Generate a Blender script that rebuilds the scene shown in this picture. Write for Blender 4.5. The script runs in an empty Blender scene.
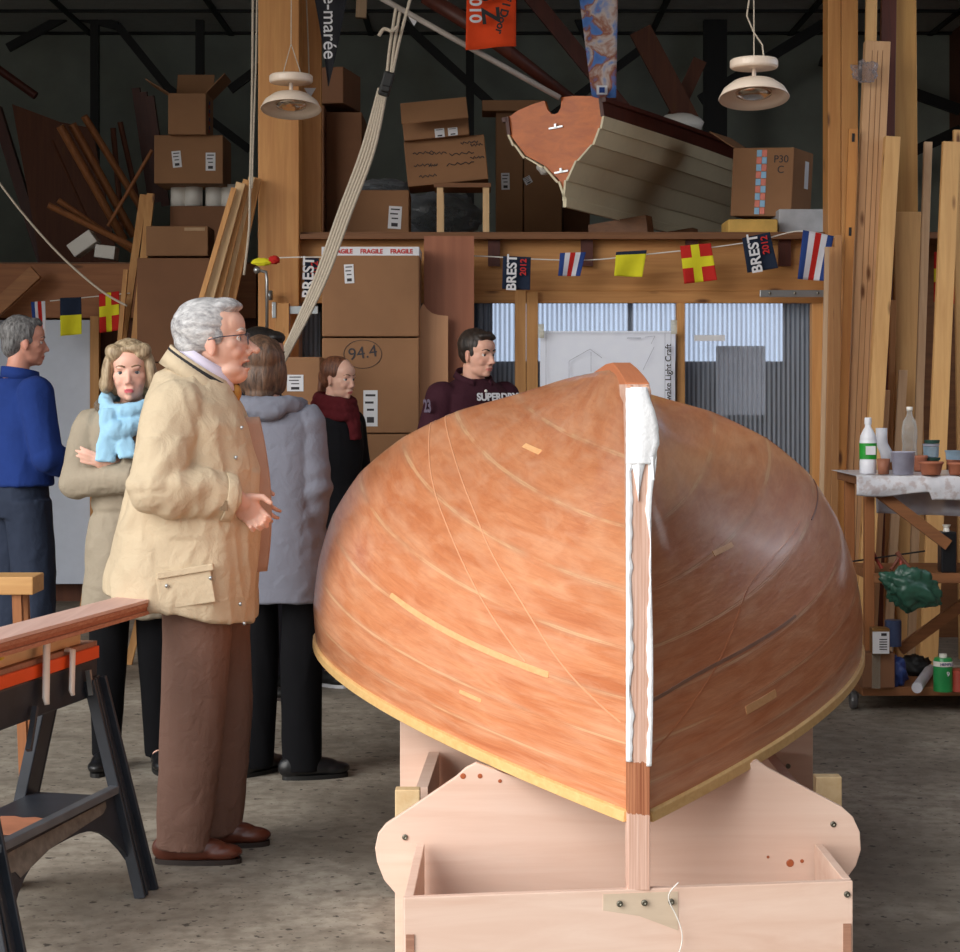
import bpy, bmesh, math, random
import numpy as np
from mathutils import Vector, Matrix, noise
EXPO=0.32; SKY=1.05; SUN=2.6; WINE=1.0; CEIL0=5.2; SIDE=1.6; WZ0=2.5; WZ1=3.9
random.seed(7)
PI = math.pi
C = bpy.context.scene.collection
F = 1900.0            # focal length in pixels of a 960 px wide frame
EYE = 1.45            # camera height
def W(px, py, S):     # point whose image is at px,py where one metre spans S pixels
    return Vector(((px-480)/S, F/S, EYE-(py-388)/S))
def V(*a): return Vector(a)

# ------------------------------------------------------------------ materials
def lin(c):
    def f(v):
        v /= 255.0
        return v/12.92 if v <= .04045 else ((v+.055)/1.055)**2.4
    return (f(c[0]), f(c[1]), f(c[2]), 1)
MC = {}
class NT:
    def __init__(s, name):
        s.m = bpy.data.materials.new(name); s.m.use_nodes = True
        s.t = s.m.node_tree; s.n = s.t.nodes; s.l = s.t.links
        s.b = s.n['Principled BSDF']; s.out = s.n['Material Output']
    def add(s, t, **k):
        x = s.n.new(t)
        for a, b in k.items(): setattr(x, a, b)
        return x
    def link(s, a, b): s.l.new(a, b)
    def coord(s, scale=(1,1,1), rnd=True, kind='Object'):
        tc = s.add('ShaderNodeTexCoord'); mp = s.add('ShaderNodeMapping')
        mp.inputs['Scale'].default_value = scale
        s.link(tc.outputs[kind], mp.inputs['Vector'])
        if rnd:
            oi = s.add('ShaderNodeObjectInfo'); mu = s.add('ShaderNodeMath', operation='MULTIPLY'); mu.inputs[1].default_value = 37
            cb = s.add('ShaderNodeCombineXYZ')
            s.link(oi.outputs['Random'], mu.inputs[0])
            for i in range(3): s.link(mu.outputs[0], cb.inputs[i])
            s.link(cb.outputs[0], mp.inputs['Location'])
        return mp.outputs[0]
    def noise(s, vec, scale, detail=4, rough=.55, dist=0):
        x = s.add('ShaderNodeTexNoise'); x.inputs['Scale'].default_value = scale
        x.inputs['Detail'].default_value = detail; x.inputs['Roughness'].default_value = rough
        x.inputs['Distortion'].default_value = dist
        s.link(vec, x.inputs['Vector']); return x.outputs['Fac']
    def ramp(s, fac, stops):
        x = s.add('ShaderNodeValToRGB'); e = x.color_ramp.elements
        while len(e) < len(stops): e.new(.5)
        for i, (p, c) in enumerate(stops): e[i].position = p; e[i].color = c
        s.link(fac, x.inputs[0]); return x.outputs[0]
    def mix(s, fac, a, b, mode='MIX'):
        x = s.add('ShaderNodeMix', data_type='RGBA', blend_type=mode)
        for sock, v in ((x.inputs[0], fac), (x.inputs[6], a), (x.inputs[7], b)):
            if isinstance(v, (int, float, tuple)): sock.default_value = v
            else: s.link(v, sock)
        return x.outputs[2]
    def math(s, op, a, b=0, c=0):
        x = s.add('ShaderNodeMath', operation=op)
        for i, v in enumerate((a, b, c)):
            if isinstance(v, (int, float)): x.inputs[i].default_value = v
            else: s.link(v, x.inputs[i])
        return x.outputs[0]
    def bump(s, h, strength=.3, dist=.01):
        x = s.add('ShaderNodeBump'); x.inputs['Strength'].default_value = strength; x.inputs['Distance'].default_value = dist
        s.link(h, x.inputs['Height']); s.link(x.outputs[0], s.b.inputs['Normal'])
def sc(c, k): return (min(c[0]*k, 1), min(c[1]*k, 1), min(c[2]*k, 1), 1)
def plain(name, rgb, rough=.6, metal=0, var=.12, nscale=14, bump=0, spec=.5, sheen=0):
    if name in MC: return MC[name]
    t = NT(name); c = lin(rgb)
    v = t.coord()
    f = t.noise(v, nscale)
    t.link(t.ramp(f, [(.3, sc(c, 1-var)), (.7, sc(c, 1+var))]), t.b.inputs['Base Color'])
    t.b.inputs['Roughness'].default_value = rough; t.b.inputs['Metallic'].default_value = metal
    t.b.inputs['Specular IOR Level'].default_value = spec
    if sheen: t.b.inputs['Sheen Weight'].default_value = sheen
    if bump: t.bump(t.noise(v, nscale*4), bump, .01)
    MC[name] = t.m; return t.m
def wood(name, rgb, rgb2, axis='z', rough=.6, scale=1.0, knots=True, coat=0):
    if name in MC: return MC[name]
    t = NT(name); a, b = lin(rgb), lin(rgb2)
    s = {'x': (.5, 9, 9), 'y': (9, .5, 9), 'z': (9, 9, .5)}[axis]
    v = t.coord(tuple(q*scale for q in s))
    f = t.noise(v, 4, 6, .6, .6)
    col = t.ramp(f, [(.3, a), (.72, b)])
    f2 = t.noise(t.coord((1.2, 1.2, 1.2)), 1.6, 2)
    col = t.mix(t.math('MULTIPLY', f2, .5), col, sc(a, .8))
    if knots:
        s2 = {'x': (2, 7, 7), 'y': (7, 2, 7), 'z': (7, 7, 2)}[axis]
        vo = t.add('ShaderNodeTexVoronoi'); vo.inputs['Scale'].default_value = 1.3
        t.link(t.coord(s2), vo.inputs['Vector'])
        k = t.ramp(vo.outputs['Distance'], [(.05, (1,1,1,1)), (.14, (0,0,0,1))])
        col = t.mix(k, col, sc(lin((105, 62, 30)), 1))
    t.link(col, t.b.inputs['Base Color']); t.b.inputs['Roughness'].default_value = rough
    t.b.inputs['Coat Weight'].default_value = coat; t.b.inputs['Coat Roughness'].default_value = .15
    t.bump(f, .15, .004)
    MC[name] = t.m; return t.m
def attr_mat(name, rough=.55, bumps=0, sss=0, sheen=0):
    if name in MC: return MC[name]
    t = NT(name); a = t.add('ShaderNodeAttribute'); a.attribute_name = 'Col'
    n = t.noise(t.coord(), 60, 3)
    col = t.mix(.12, a.outputs['Color'], t.ramp(n, [(.3, (.3,.3,.3,1)), (.7, (.8,.7,.7,1))]), 'MULTIPLY')
    t.link(a.outputs['Color'], t.b.inputs['Base Color'])
    t.b.inputs['Roughness'].default_value = rough
    if sss:
        t.b.inputs['Subsurface Weight'].default_value = sss; t.b.inputs['Subsurface Radius'].default_value = (.01, .004, .002)
        t.b.inputs['Subsurface Scale'].default_value = .6
    if sheen: t.b.inputs['Sheen Weight'].default_value = sheen
    if bumps: t.bump(t.noise(t.coord(), 220, 3), bumps, .002)
    MC[name] = t.m; return t.m
def cloth(name, rgb, rough=.85, fine=.25, var=.1):
    if name in MC: return MC[name]
    t = NT(name); c = lin(rgb); v = t.coord(rnd=False)
    t.link(t.ramp(t.noise(v, 5, 3), [(.3, sc(c, 1-var)), (.7, sc(c, 1+var))]), t.b.inputs['Base Color'])
    t.b.inputs['Roughness'].default_value = rough; t.b.inputs['Specular IOR Level'].default_value = .25
    h = t.math('ADD', t.noise(v, 18, 4, .5, .8), t.math('MULTIPLY', t.noise(v, 300, 2), .12))
    t.bump(h, fine, .02)
    MC[name] = t.m; return t.m
def hairmat(name, ca, cb, axis=(60, 60, 8)):
    if name in MC: return MC[name]
    t = NT(name); v = t.coord(axis, rnd=False)
    f = t.noise(v, 1.6, 5, .6, .4)
    t.link(t.ramp(f, [(.35, lin(ca)), (.66, lin(cb))]), t.b.inputs['Base Color'])
    t.b.inputs['Roughness'].default_value = .5; t.bump(f, .7, .006)
    MC[name] = t.m; return t.m
def card(name='cardboard', rgb=(150, 108, 74)):
    if name in MC: return MC[name]
    t = NT(name); c = lin(rgb); v = t.coord()
    f = t.noise(v, 3, 4); g = t.noise(t.coord((1, 1, 40)), 5, 2)
    col = t.ramp(f, [(.3, sc(c, .86)), (.7, sc(c, 1.08))])
    t.link(t.mix(t.math('MULTIPLY', g, .2), col, sc(c, .8)), t.b.inputs['Base Color'])
    t.b.inputs['Roughness'].default_value = .8; t.bump(g, .08, .002)
    MC[name] = t.m; return t.m
def glassy(name, rgb, opac=.25, rough=.1):
    if name in MC: return MC[name]
    t = NT(name); c = lin(rgb)
    t.b.inputs['Base Color'].default_value = c; t.b.inputs['Roughness'].default_value = rough
    tr = t.add('ShaderNodeBsdfTransparent'); mx = t.add('ShaderNodeMixShader')
    tr.inputs[0].default_value = (.5+.5*c[0], .5+.5*c[1], .5+.5*c[2], 1)
    lw = t.add('ShaderNodeLayerWeight'); lw.inputs['Blend'].default_value = .35
    n = t.noise(t.coord(), 25, 3)
    f = t.math('ADD', opac, t.math('MULTIPLY', lw.outputs['Facing'], .55))
    f = t.math('ADD', f, t.math('MULTIPLY', t.math('SUBTRACT', n, .5), .3)); 
    t.link(f, mx.inputs[0]); t.link(tr.outputs[0], mx.inputs[1]); t.link(t.b.outputs[0], mx.inputs[2])
    t.link(mx.outputs[0], t.out.inputs[0])
    MC[name] = t.m; return t.m

# ------------------------------------------------------------------ mesh builder
class MB:
    def __init__(s): s.v = []; s.f = []; s.mi = []; s.uv = None
    def add(s, vs, fs, mi=0):
        o = len(s.v); s.v += [Vector(p) for p in vs]
        for i, f in enumerate(fs):
            s.f.append([o+k for k in f]); s.mi.append(mi if isinstance(mi, int) else mi[i])
        return s
    def box(s, c, d, M=None, mi=0):
        c = Vector(c); vs = []
        for x in (-.5, .5):
            for y in (-.5, .5):
                for z in (-.5, .5):
                    p = V(x*d[0], y*d[1], z*d[2]); p = (M @ p if M else p) + c; vs.append(p)
        return s.add(vs, [(0,1,3,2), (4,6,7,5), (0,4,5,1), (2,3,7,6), (0,2,6,4), (1,5,7,3)], mi)
    def lim(s, a, b, mi=0):
        return s.box([(a[i]+b[i])/2 for i in range(3)], [abs(a[i]-b[i]) for i in range(3)], None, mi)
    def beam(s, p0, p1, w, t, ref=(0,-1,0), mi=0, w1=None, t1=None):
        # w is measured across (perpendicular to ref), t along ref
        p0, p1 = Vector(p0), Vector(p1); d = (p1-p0).normalized(); r = Vector(ref)
        r = (r-d*r.dot(d)).normalized(); u = d.cross(r); w1 = w if w1 is None else w1; t1 = t if t1 is None else t1
        vs = []
        for p, ww, tt in ((p0, w, t), (p1, w1, t1)):
            for a, b in ((-.5,-.5), (.5,-.5), (.5,.5), (-.5,.5)): vs.append(p+u*a*ww+r*b*tt)
        return s.add(vs, [(3,2,1,0), (4,5,6,7), (0,1,5,4), (1,2,6,5), (2,3,7,6), (3,0,4,7)], mi)
    def loft(s, rings, cap=True, mi=0, closed=True):
        n = len(rings[0]); vs = [p for r in rings for p in r]; fs = []
        for i in range(len(rings)-1):
            for j in range(n if closed else n-1):
                k = (j+1) % n; fs.append((i*n+j, i*n+k, (i+1)*n+k, (i+1)*n+j))
        if cap and closed:
            fs.append(tuple(range(n-1, -1, -1))); fs.append(tuple((len(rings)-1)*n+j for j in range(n)))
        return s.add(vs, fs, mi)
    def ell(s, c, r, M=None, seg=20, rng=12, mi=0):
        c = Vector(c); vs = []; fs = []
        for i in range(rng+1):
            a = PI*i/rng
            for j in range(seg):
                b = 2*PI*j/seg
                p = V(r[0]*math.sin(a)*math.cos(b), r[1]*math.sin(a)*math.sin(b), r[2]*math.cos(a))+c
                vs.append(M @ p if M else p)
        for i in range(rng):
            for j in range(seg):
                k = (j+1) % seg; fs.append((i*seg+j, (i+1)*seg+j, (i+1)*seg+k, i*seg+k))
        return s.add(vs, fs, mi)
    def tube(s, pts, rad, seg=12, cap=True, mi=0, flat=1, ref=None):
        pts = [Vector(p) for p in pts]; n = len(pts)
        if isinstance(rad, (int, float)): rad = [rad]*n
        rings = []; u = Vector(ref) if ref is not None else None
        for i, p in enumerate(pts):
            d = (pts[min(i+1, n-1)]-pts[max(i-1, 0)]).normalized()
            if u is None: u = d.orthogonal()
            u = (u-d*u.dot(d))
            u = u.normalized() if u.length > 1e-6 else d.orthogonal().normalized()
            w = d.cross(u); r = rad[i]
            rings.append([p+(u*math.cos(2*PI*j/seg)+w*math.sin(2*PI*j/seg)*flat)*r for j in range(seg)])
        return s.loft(rings, cap, mi)
    def caps(s, pts, rad, seg=12, M=None, mi=0):      # tube with round ends
        pts = [Vector(p) for p in pts]; n = len(pts)
        if isinstance(rad, (int, float)): rad = [rad]*n
        if M: pts = [M @ p for p in pts]
        s.tube(pts, rad, seg, True, mi)
        for q, p in enumerate(pts): s.ell(p, (rad[q]*.99,)*3, None, seg, 8, mi)
        return s
    def rings(s, L, seg=32, e=2.3, M=None, mi=0):     # horizontal superellipse rings (cx,cy,z,rx,ry[,tilt])
        R = []
        for q in L:
            cx, cy, z, rx, ry = q[:5]; tl = q[5] if len(q) > 5 else 0; r = []
            for j in range(seg):
                a = 2*PI*j/seg; c, d = math.cos(a), math.sin(a)
                x = rx*math.copysign(abs(c)**(2/e), c); y = ry*math.copysign(abs(d)**(2/e), d)
                p = V(cx+x, cy+y, z+tl*x); r.append(M @ p if M else p)
            R.append(r)
        return s.loft(R, True, mi)
    def lathe(s, prof, c=(0,0,0), seg=32, M=None, mi=0, cap=False):
        R = []
        for r, z in prof:
            R.append([Vector(c)+(M @ V(r*math.cos(2*PI*j/seg), r*math.sin(2*PI*j/seg), z) if M else V(r*math.cos(2*PI*j/seg), r*math.sin(2*PI*j/seg), z)) for j in range(seg)])
        return s.loft(R, cap, mi)
    def prism(s, out, o, ux, uy, th, mi=0):           # 2-D outline in plane ux,uy pushed along their normal
        o, ux, uy = Vector(o), Vector(ux), Vector(uy); nn = ux.cross(uy).normalized()*th; n = len(out)
        a = [o+ux*p[0]+uy*p[1] for p in out]; b = [p+nn for p in a]
        return s.add(a+b, [tuple(range(n-1, -1, -1)), tuple(range(n, 2*n))]+[(i, (i+1) % n, n+(i+1) % n, n+i) for i in range(n)], mi)
    def grid(s, fn, nu, nv, mi=None):
        vs = [fn(i/nu, j/nv) for i in range(nu+1) for j in range(nv+1)]; fs = []; ms = []
        for i in range(nu):
            for j in range(nv):
                fs.append((i*(nv+1)+j, (i+1)*(nv+1)+j, (i+1)*(nv+1)+j+1, i*(nv+1)+j+1))
                ms.append(mi((i+.5)/nu, (j+.5)/nv) if mi else 0)
        return s.add(vs, fs, ms)
    def mesh(s, name='m', off=None):
        me = bpy.data.meshes.new(name)
        me.from_pydata([tuple(p-off) if off else tuple(p) for p in s.v], [], s.f)
        me.polygons.foreach_set('material_index', s.mi); me.update(); return me
def fixn(me):
    bm = bmesh.new(); bm.from_mesh(me); bmesh.ops.recalc_face_normals(bm, faces=bm.faces); bm.to_mesh(me); bm.free()
def smooth(me, on=True):
    me.polygons.foreach_set('use_smooth', [on]*len(me.polygons))
def link(name, me, mats, parent=None):
    o = bpy.data.objects.new(name, me); C.objects.link(o)
    for m in (mats if isinstance(mats, (list, tuple)) else [mats]): me.materials.append(m)
    if parent: o.parent = parent
    return o
def part(name, mb, mats, root=None, world=True, sm=False, bevel=0, solid=0, fix=True, label=None):
    off = None
    if root is not None and world:
        off = Vector(root.location); p = root.parent
        while p is not None: off = off+Vector(p.location); p = p.parent
    me = mb.mesh(name, off)
    if fix: fixn(me)
    if sm: smooth(me)
    o = link(name, me, mats, root)
    if solid:
        m = o.modifiers.new('s', 'SOLIDIFY'); m.thickness = solid; m.offset = 0
    if bevel:
        m = o.modifiers.new('b', 'BEVEL'); m.width = bevel; m.segments = 2; m.limit_method = 'ANGLE'; m.angle_limit = .6
    if label: o['label'] = label
    return o
def root(name, loc, label, cat, group=None, rz=0):
    o = bpy.data.objects.new(name, None); C.objects.link(o); o.location = loc; o.rotation_euler = (0, 0, rz)
    o.empty_display_size = .1
    o['label'] = label; o['category'] = cat
    if group: o['group'] = group
    return o
def single(name, mb, mats, label, cat, group=None, base=None, **k):     # a thing that is one mesh, origin at its base
    vs = mb.v
    if base is None:
        mn = [min(p[i] for p in vs) for i in range(3)]; mx = [max(p[i] for p in vs) for i in range(3)]
        base = V((mn[0]+mx[0])/2, (mn[1]+mx[1])/2, mn[2])
    me = mb.mesh(name, base)
    if k.get('fix', True): fixn(me)
    if k.get('sm'): smooth(me)
    o = link(name, me, mats); o.location = base
    if k.get('solid'):
        m = o.modifiers.new('s', 'SOLIDIFY'); m.thickness = k['solid']; m.offset = 0
    if k.get('bevel'):
        m = o.modifiers.new('b', 'BEVEL'); m.width = k['bevel']; m.segments = 2; m.limit_method = 'ANGLE'; m.angle_limit = .6
    o['label'] = label; o['category'] = cat
    if group: o['group'] = group
    return o
def struct(name, mb, mats, **k):
    o = part(name, mb, mats, **k); o['kind'] = 'structure'; return o
def lettering(text, root_, o, ux, uy, size, mat, name='lettering', world=True, ext=.0008, align='CENTER', bold=0):
    cu = bpy.data.curves.new('t', 'FONT'); cu.body = text; cu.size = size; cu.align_x = align; cu.align_y = 'CENTER'; cu.extrude = ext; cu.offset = bold
    to = bpy.data.objects.new('t', cu); C.objects.link(to)
    bpy.context.view_layer.update()
    dg = bpy.context.evaluated_depsgraph_get()
    me = bpy.data.meshes.new_from_object(to.evaluated_get(dg)); bpy.data.objects.remove(to); bpy.data.curves.remove(cu)
    ux, uy = Vector(ux).normalized(), Vector(uy).normalized(); n = ux.cross(uy)
    M = Matrix((ux, uy, n)).transposed().to_4x4(); off = Vector(o)
    if world and root_ is not None:
        off = off-Vector(root_.location); p = root_.parent
        while p is not None: off = off-Vector(p.location); p = p.parent
    me.transform(Matrix.Translation(off) @ M); me.materials.clear()
    return link(name, me, mat, root_)
def fuse(mb, voxel, it=3, fac=.5):
    me = mb.mesh('f'); fixn(me); o = bpy.data.objects.new('f', me); C.objects.link(o)
    m = o.modifiers.new('r', 'REMESH'); m.mode = 'VOXEL'; m.voxel_size = voxel
    if it:
        m = o.modifiers.new('s', 'SMOOTH'); m.iterations = it; m.factor = fac
    bpy.context.view_layer.update()
    dg = bpy.context.evaluated_depsgraph_get()
    r = bpy.data.meshes.new_from_object(o.evaluated_get(dg)); bpy.data.objects.remove(o); bpy.data.meshes.remove(me)
    smooth(r); return r
def getv(me):
    a = np.empty(len(me.vertices)*3, 'f'); me.vertices.foreach_get('co', a); a = a.reshape(-1, 3)
    n = np.empty(len(me.vertices)*3, 'f'); me.vertex_normals.foreach_get('vector', n)
    return a, n.reshape(-1, 3)
def setv(me, a): me.vertices.foreach_set('co', a.astype('f').ravel()); me.update()
def folds(me, fn):                                     # push every vertex along its normal by fn(x,y,z)
    a, n = getv(me); d = np.array([fn(*p) for p in a.tolist()], 'f'); setv(me, a+n*d[:, None])
def nz(x, y, z): return noise.noise(V(x, y, z))
def paint(me, cols):
    at = me.color_attributes.new('Col', 'FLOAT_COLOR', 'POINT')
    at.data.foreach_set('color', np.concatenate([cols, np.ones((len(cols), 1))], 1).astype('f').ravel())
# ------------------------------------------------------------------ camera, sky, sun
cam = bpy.data.objects.new('camera', bpy.data.cameras.new('camera')); C.objects.link(cam)
cam.location = (0, 0, EYE); cam.rotation_euler = (PI/2, 0, 0)
cam.data.sensor_width = 36; cam.data.lens = F/960*36; cam.data.shift_y = -88/960; cam.data.clip_end = 200
bpy.context.scene.camera = cam
vs = bpy.context.scene.view_settings
vs.view_transform = 'Standard'; vs.look = 'None'; vs.gamma = 1; vs.exposure = EXPO; vs.use_curve_mapping = False
wd = bpy.data.worlds.new('sky'); bpy.context.scene.world = wd; wd.use_nodes = True
wt = wd.node_tree; bg = wt.nodes['Background']
tcw = wt.nodes.new('ShaderNodeTexCoord'); sxyz = wt.nodes.new('ShaderNodeSeparateXYZ'); rmp = wt.nodes.new('ShaderNodeValToRGB')
wt.links.new(tcw.outputs['Generated'], sxyz.inputs[0]); wt.links.new(sxyz.outputs['Z'], rmp.inputs[0])
rmp.color_ramp.elements[0].position = 0; rmp.color_ramp.elements[0].color = (.42, .41, .39, 1)
rmp.color_ramp.elements[1].position = .5; rmp.color_ramp.elements[1].color = (.86, .93, 1.0, 1)
wt.links.new(rmp.outputs[0], bg.inputs[0]); bg.inputs[1].default_value = SKY
sun = bpy.data.lights.new('sun', 'SUN'); sun.energy = SUN; sun.angle = math.radians(50); sun.color = (1, .965, .91)
so = bpy.data.objects.new('sun', sun); C.objects.link(so)
so.rotation_euler = V(-.70, -.73, .42).to_track_quat('Z', 'Y').to_euler()

# ------------------------------------------------------------------ materials
def concrete():
    t = NT('concrete_floor'); v = t.coord(rnd=False)
    a = t.noise(v, 1.3, 8, .65, .4); b = t.noise(v, 16, 6, .6)
    col = t.ramp(a, [(.33, lin((124, 115, 103))), (.5, lin((158, 148, 134))), (.68, lin((186, 177, 162)))])
    col = t.mix(t.ramp(b, [(.42, (0,0,0,1)), (.62, (.55,.55,.55,1))]), col, lin((112, 101, 88)))
    sp = t.noise(v, 26, 3, .5); col = t.mix(t.ramp(sp, [(.64, (0,0,0,1)), (.68, (.85,.85,.85,1))]), col, lin((58, 50, 44)))
    sp2 = t.noise(v, 55, 2, .5); col = t.mix(t.ramp(sp2, [(.66, (0,0,0,1)), (.7, (.6,.6,.6,1))]), col, lin((66, 58, 50)))
    t.link(col, t.b.inputs['Base Color']); t.b.inputs['Roughness'].default_value = .75
    t.bump(b, .35, .006); return t.m
M_floor = concrete()
M_wall = plain('grey_block_wall', (150, 156, 146), .9, var=.12, nscale=3)
M_tile = plain('ceiling_tile', (200, 204, 200), .9, var=.06)
M_black = plain('black_steel', (24, 24, 24), .55)
M_brownold = wood('old_brown_board', (110, 62, 38), (80, 42, 26), 'z', .7)
M_pine = wood('pine', (214, 160, 98), (184, 122, 66), 'z', .6)
M_pineh = wood('pine_board_level', (206, 150, 88), (172, 112, 60), 'x', .6)
M_post = wood('glued_pine_post', (214, 156, 92), (184, 118, 62), 'z', .55)
M_pale = wood('pale_lath', (226, 192, 146), (202, 160, 110), 'z', .6)
M_palex = wood('pale_batten_level', (232, 204, 160), (214, 178, 128), 'y', .6, knots=False)
M_grayw = wood('grey_larch', (200, 168, 134), (166, 130, 98), 'z', .65)
M_darkw = wood('dark_red_timber', (92, 40, 26), (60, 26, 18), 'z', .5, knots=False)
M_brw = wood('brown_timber', (134, 88, 52), (100, 62, 36), 'x', .6)
M_oku = wood('okoume_plywood', (246, 216, 198), (228, 188, 166), 'x', .55, scale=.55, knots=False)
M_okuv = wood('okoume_reddish', (170, 106, 76), (142, 84, 58), 'z', .5, scale=.5, knots=False)
M_okup = wood('okoume_pale_panel', (214, 160, 118), (196, 140, 98), 'z', .5, scale=.5, knots=False)
M_ply = wood('plywood_edge', (178, 132, 108), (140, 96, 76), 'x', .6, scale=3, knots=False)
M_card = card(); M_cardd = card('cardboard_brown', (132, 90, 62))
M_white = plain('white_paint', (232, 228, 220), .45, var=.02)
M_paper = plain('paper', (222, 222, 226), .7, var=.03)
M_ink = plain('ink', (52, 48, 52), .7)
M_inkl = plain('pale_ink', (150, 152, 168), .7)
M_steel = plain('galvanised_steel', (176, 180, 182), .35, .9, .06)
M_rope = plain('rope', (190, 178, 160), .8, var=.15, nscale=120)
M_navy = cloth('navy_flag', (32, 42, 62)); M_flagw = cloth('white_flag', (214, 214, 222)); M_flagr = cloth('red_flag', (190, 40, 34))
M_flagb = cloth('blue_flag', (42, 66, 128)); M_flagy = cloth('yellow_flag', (222, 214, 44))
M_screw = plain('screw', (120, 116, 104), .35, .8)

# ------------------------------------------------------------------ the setting
mb = MB().lim((-9, -8, -.1), (9, 19, 0)); struct('floor', mb, M_floor)
mb = MB().lim((-7, 17, 0), (6, 17.2, 4.9)); struct('wall_back', mb, M_wall)
mb = MB().lim((-6.2, 8.5, 0), (-6, 17.2, 4.9)); struct('wall_left', mb, M_wall)
mb = MB().lim((4.2, 2.4, 0), (4.4, 17.2, 4.9)); struct('wall_right', mb, M_brownold)
struct('light_block_wall', MB().lim((.95, 1.6, 0), (4.4, 1.8, 4.9)), M_brownold); struct('light_block_side', MB().lim((4.2, 1.8, 0), (4.4, 2.4, 4.9)), M_brownold); struct('light_block_ceiling', MB().lim((.95, 1.8, 4.62), (4.4, CEIL0, 4.9)), M_tile)  # unseen corner pieces, added to block sky light from the front right
mb = MB().lim((-7, CEIL0, 4.62), (6, 17.2, 4.9)); struct('ceiling', mb, M_tile)
mb = MB()
for i in range(11): mb.lim((-6, 6.9+i, 4.6), (4.2, 6.95+i, 4.64))
for i in range(9): mb.lim((-6+i*1.25, 5.5, 4.6), (-5.95+i*1.25, 17, 4.64))
struct('trim_1', mb, M_black)
mb = MB()
for a, b in (((8, 48), (70, 14)), ((70, 14), (118, 26)), ((118, 26), (168, 88)), ((168, 88), (250, 150)), ((230, 90), (262, 66)),
             ((400, 20), (520, 130)), ((520, 140), (640, 50)), ((560, -20), (626, 120))):
    mb.beam(W(*a, 116), W(*b, 116), .07, .06)
for x in (95, 200, 470, 715): mb.beam(W(x, 20 if x != 715 else -10, 116), W(x, 400, 116), .07 if x != 715 else .2, .07)
for a, b in (((820, 60), (960, 110)), ((830, 190), (960, 130)), ((700, 100), (830, 20))): mb.beam(W(*a, 116), W(*b, 116), .09, .06)
struct('trim_2', mb, M_black)

# partition and loft
LZ = 2.28
YP = F/180
mb = MB().lim((W(258, 0, 180).x, YP-.02, LZ), (4.15, 16.9, LZ+.035)); struct('loft_floor', mb, M_brw)
mb = MB().lim((-5.9, F/148+.02, 2.27), (W(256, 0, 180).x, 16.9, 2.3)); struct('loft_floor', mb, M_brw)
def lim_px(mb, x0, x1, y0, y1, S, th, mi=0):          # upright board facing the camera, front face at F/S
    a = W(x0, y1, S); b = W(x1, y0, S); return mb.lim((a.x, a.y, a.z), (b.x, a.y+th, b.z), mi)
def board_px(name, x0, x1, y0, y1, S, th, mat, label, cat, group=None, bevel=.003):
    mb = MB(); lim_px(mb, x0, x1, y0, y1, S, th); return single(name, mb, mat, label, cat, group, bevel=bevel)
t = root('timber_post', (W(279, 0, 182).x, F/182, 0), 'tall square pine post left of the loft opening, with a steel handle', 'post')
mb = MB().lim((W(258, 0, 182).x, F/182, 0), (W(299, 0, 182).x, F/182+.2, 4.6)); part('post_timber', mb, M_post, t, bevel=.006)
mb = MB(); a = [W(255, 272, 186), W(258, 270, 186), W(266, 272, 186), W(267, 280, 186), W(267, 332, 186)]; mb.tube(a, .009, 8)
mb.ell(W(257, 270, 187), (.02, .02, .02)); mb.lim(W(267, 300, 184), W(273, 291, 183)); part('handle', mb, M_steel, t, sm=True, label='bent steel handle tube')
board_px('timber_post', 299, 321, -60, 236, 177, .08, M_post, 'slimmer pine stud right beside the left loft post, above the beam', 'post')
t = root('timber_post', (W(846, 0, 182).x, F/182, 0), 'tall laminated pine post right of the hanging lamp and behind leaning planks', 'post')
mb = MB().lim((W(828, 0, 182).x, F/182, 0), (W(841, 0, 182).x, F/182+.16, 4.6)).lim((W(841.5, 0, 182).x, F/182-.004, 0), (W(858, 0, 182).x, F/182+.16, 4.6)); part('post_timber', mb, M_post, t, bevel=.004)
# beam over the partition
t = root('loft_beam', (W(560, 0, 180).x, YP, 1.93), 'long horizontal pine beam under the loft edge with dark joist ends', 'beam')
mb = MB(); lim_px(mb, 300, 828, 239, 291, 180, .05); part('fascia_board', mb, M_pineh, t, bevel=.003)
mb = MB(); lim_px(mb, 300, 828, 234, 239, 182, .1); part('cap_strip', mb, M_brw, t, bevel=.002)
for x in (494, 587, 692, 785):
    mb = MB(); lim_px(mb, x-6, x+6, 239, 266, 181, .04); part('joist_end', mb, M_darkw, t)
mb = MB(); lim_px(mb, 272, 828, 291, 303, 180.5, .06); part('top_plate', mb, M_pine if 0 else M_pineh, t, bevel=.003)
n = 0
for x0, x1, y0 in ((275, 289, 303), (515, 526, 290), (526.5, 538, 292), (677, 685, 303), (812, 828, 303)):
    board_px('wall_stud', x0, x1, y0, 388+1.45*181, 181 if n else 184.5, .08, M_pine,
        ['pine stud beside the blue-grey window pane behind the ropes', 'wide knotty pine stud right of the young man, left half', 'narrower pine stud against the left edge of the taped drawing', 'thin pine stud between the drawing and the right window panel', 'knotty pine stud at the right edge of the corrugated window'][n], 'stud'); n += 1
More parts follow.
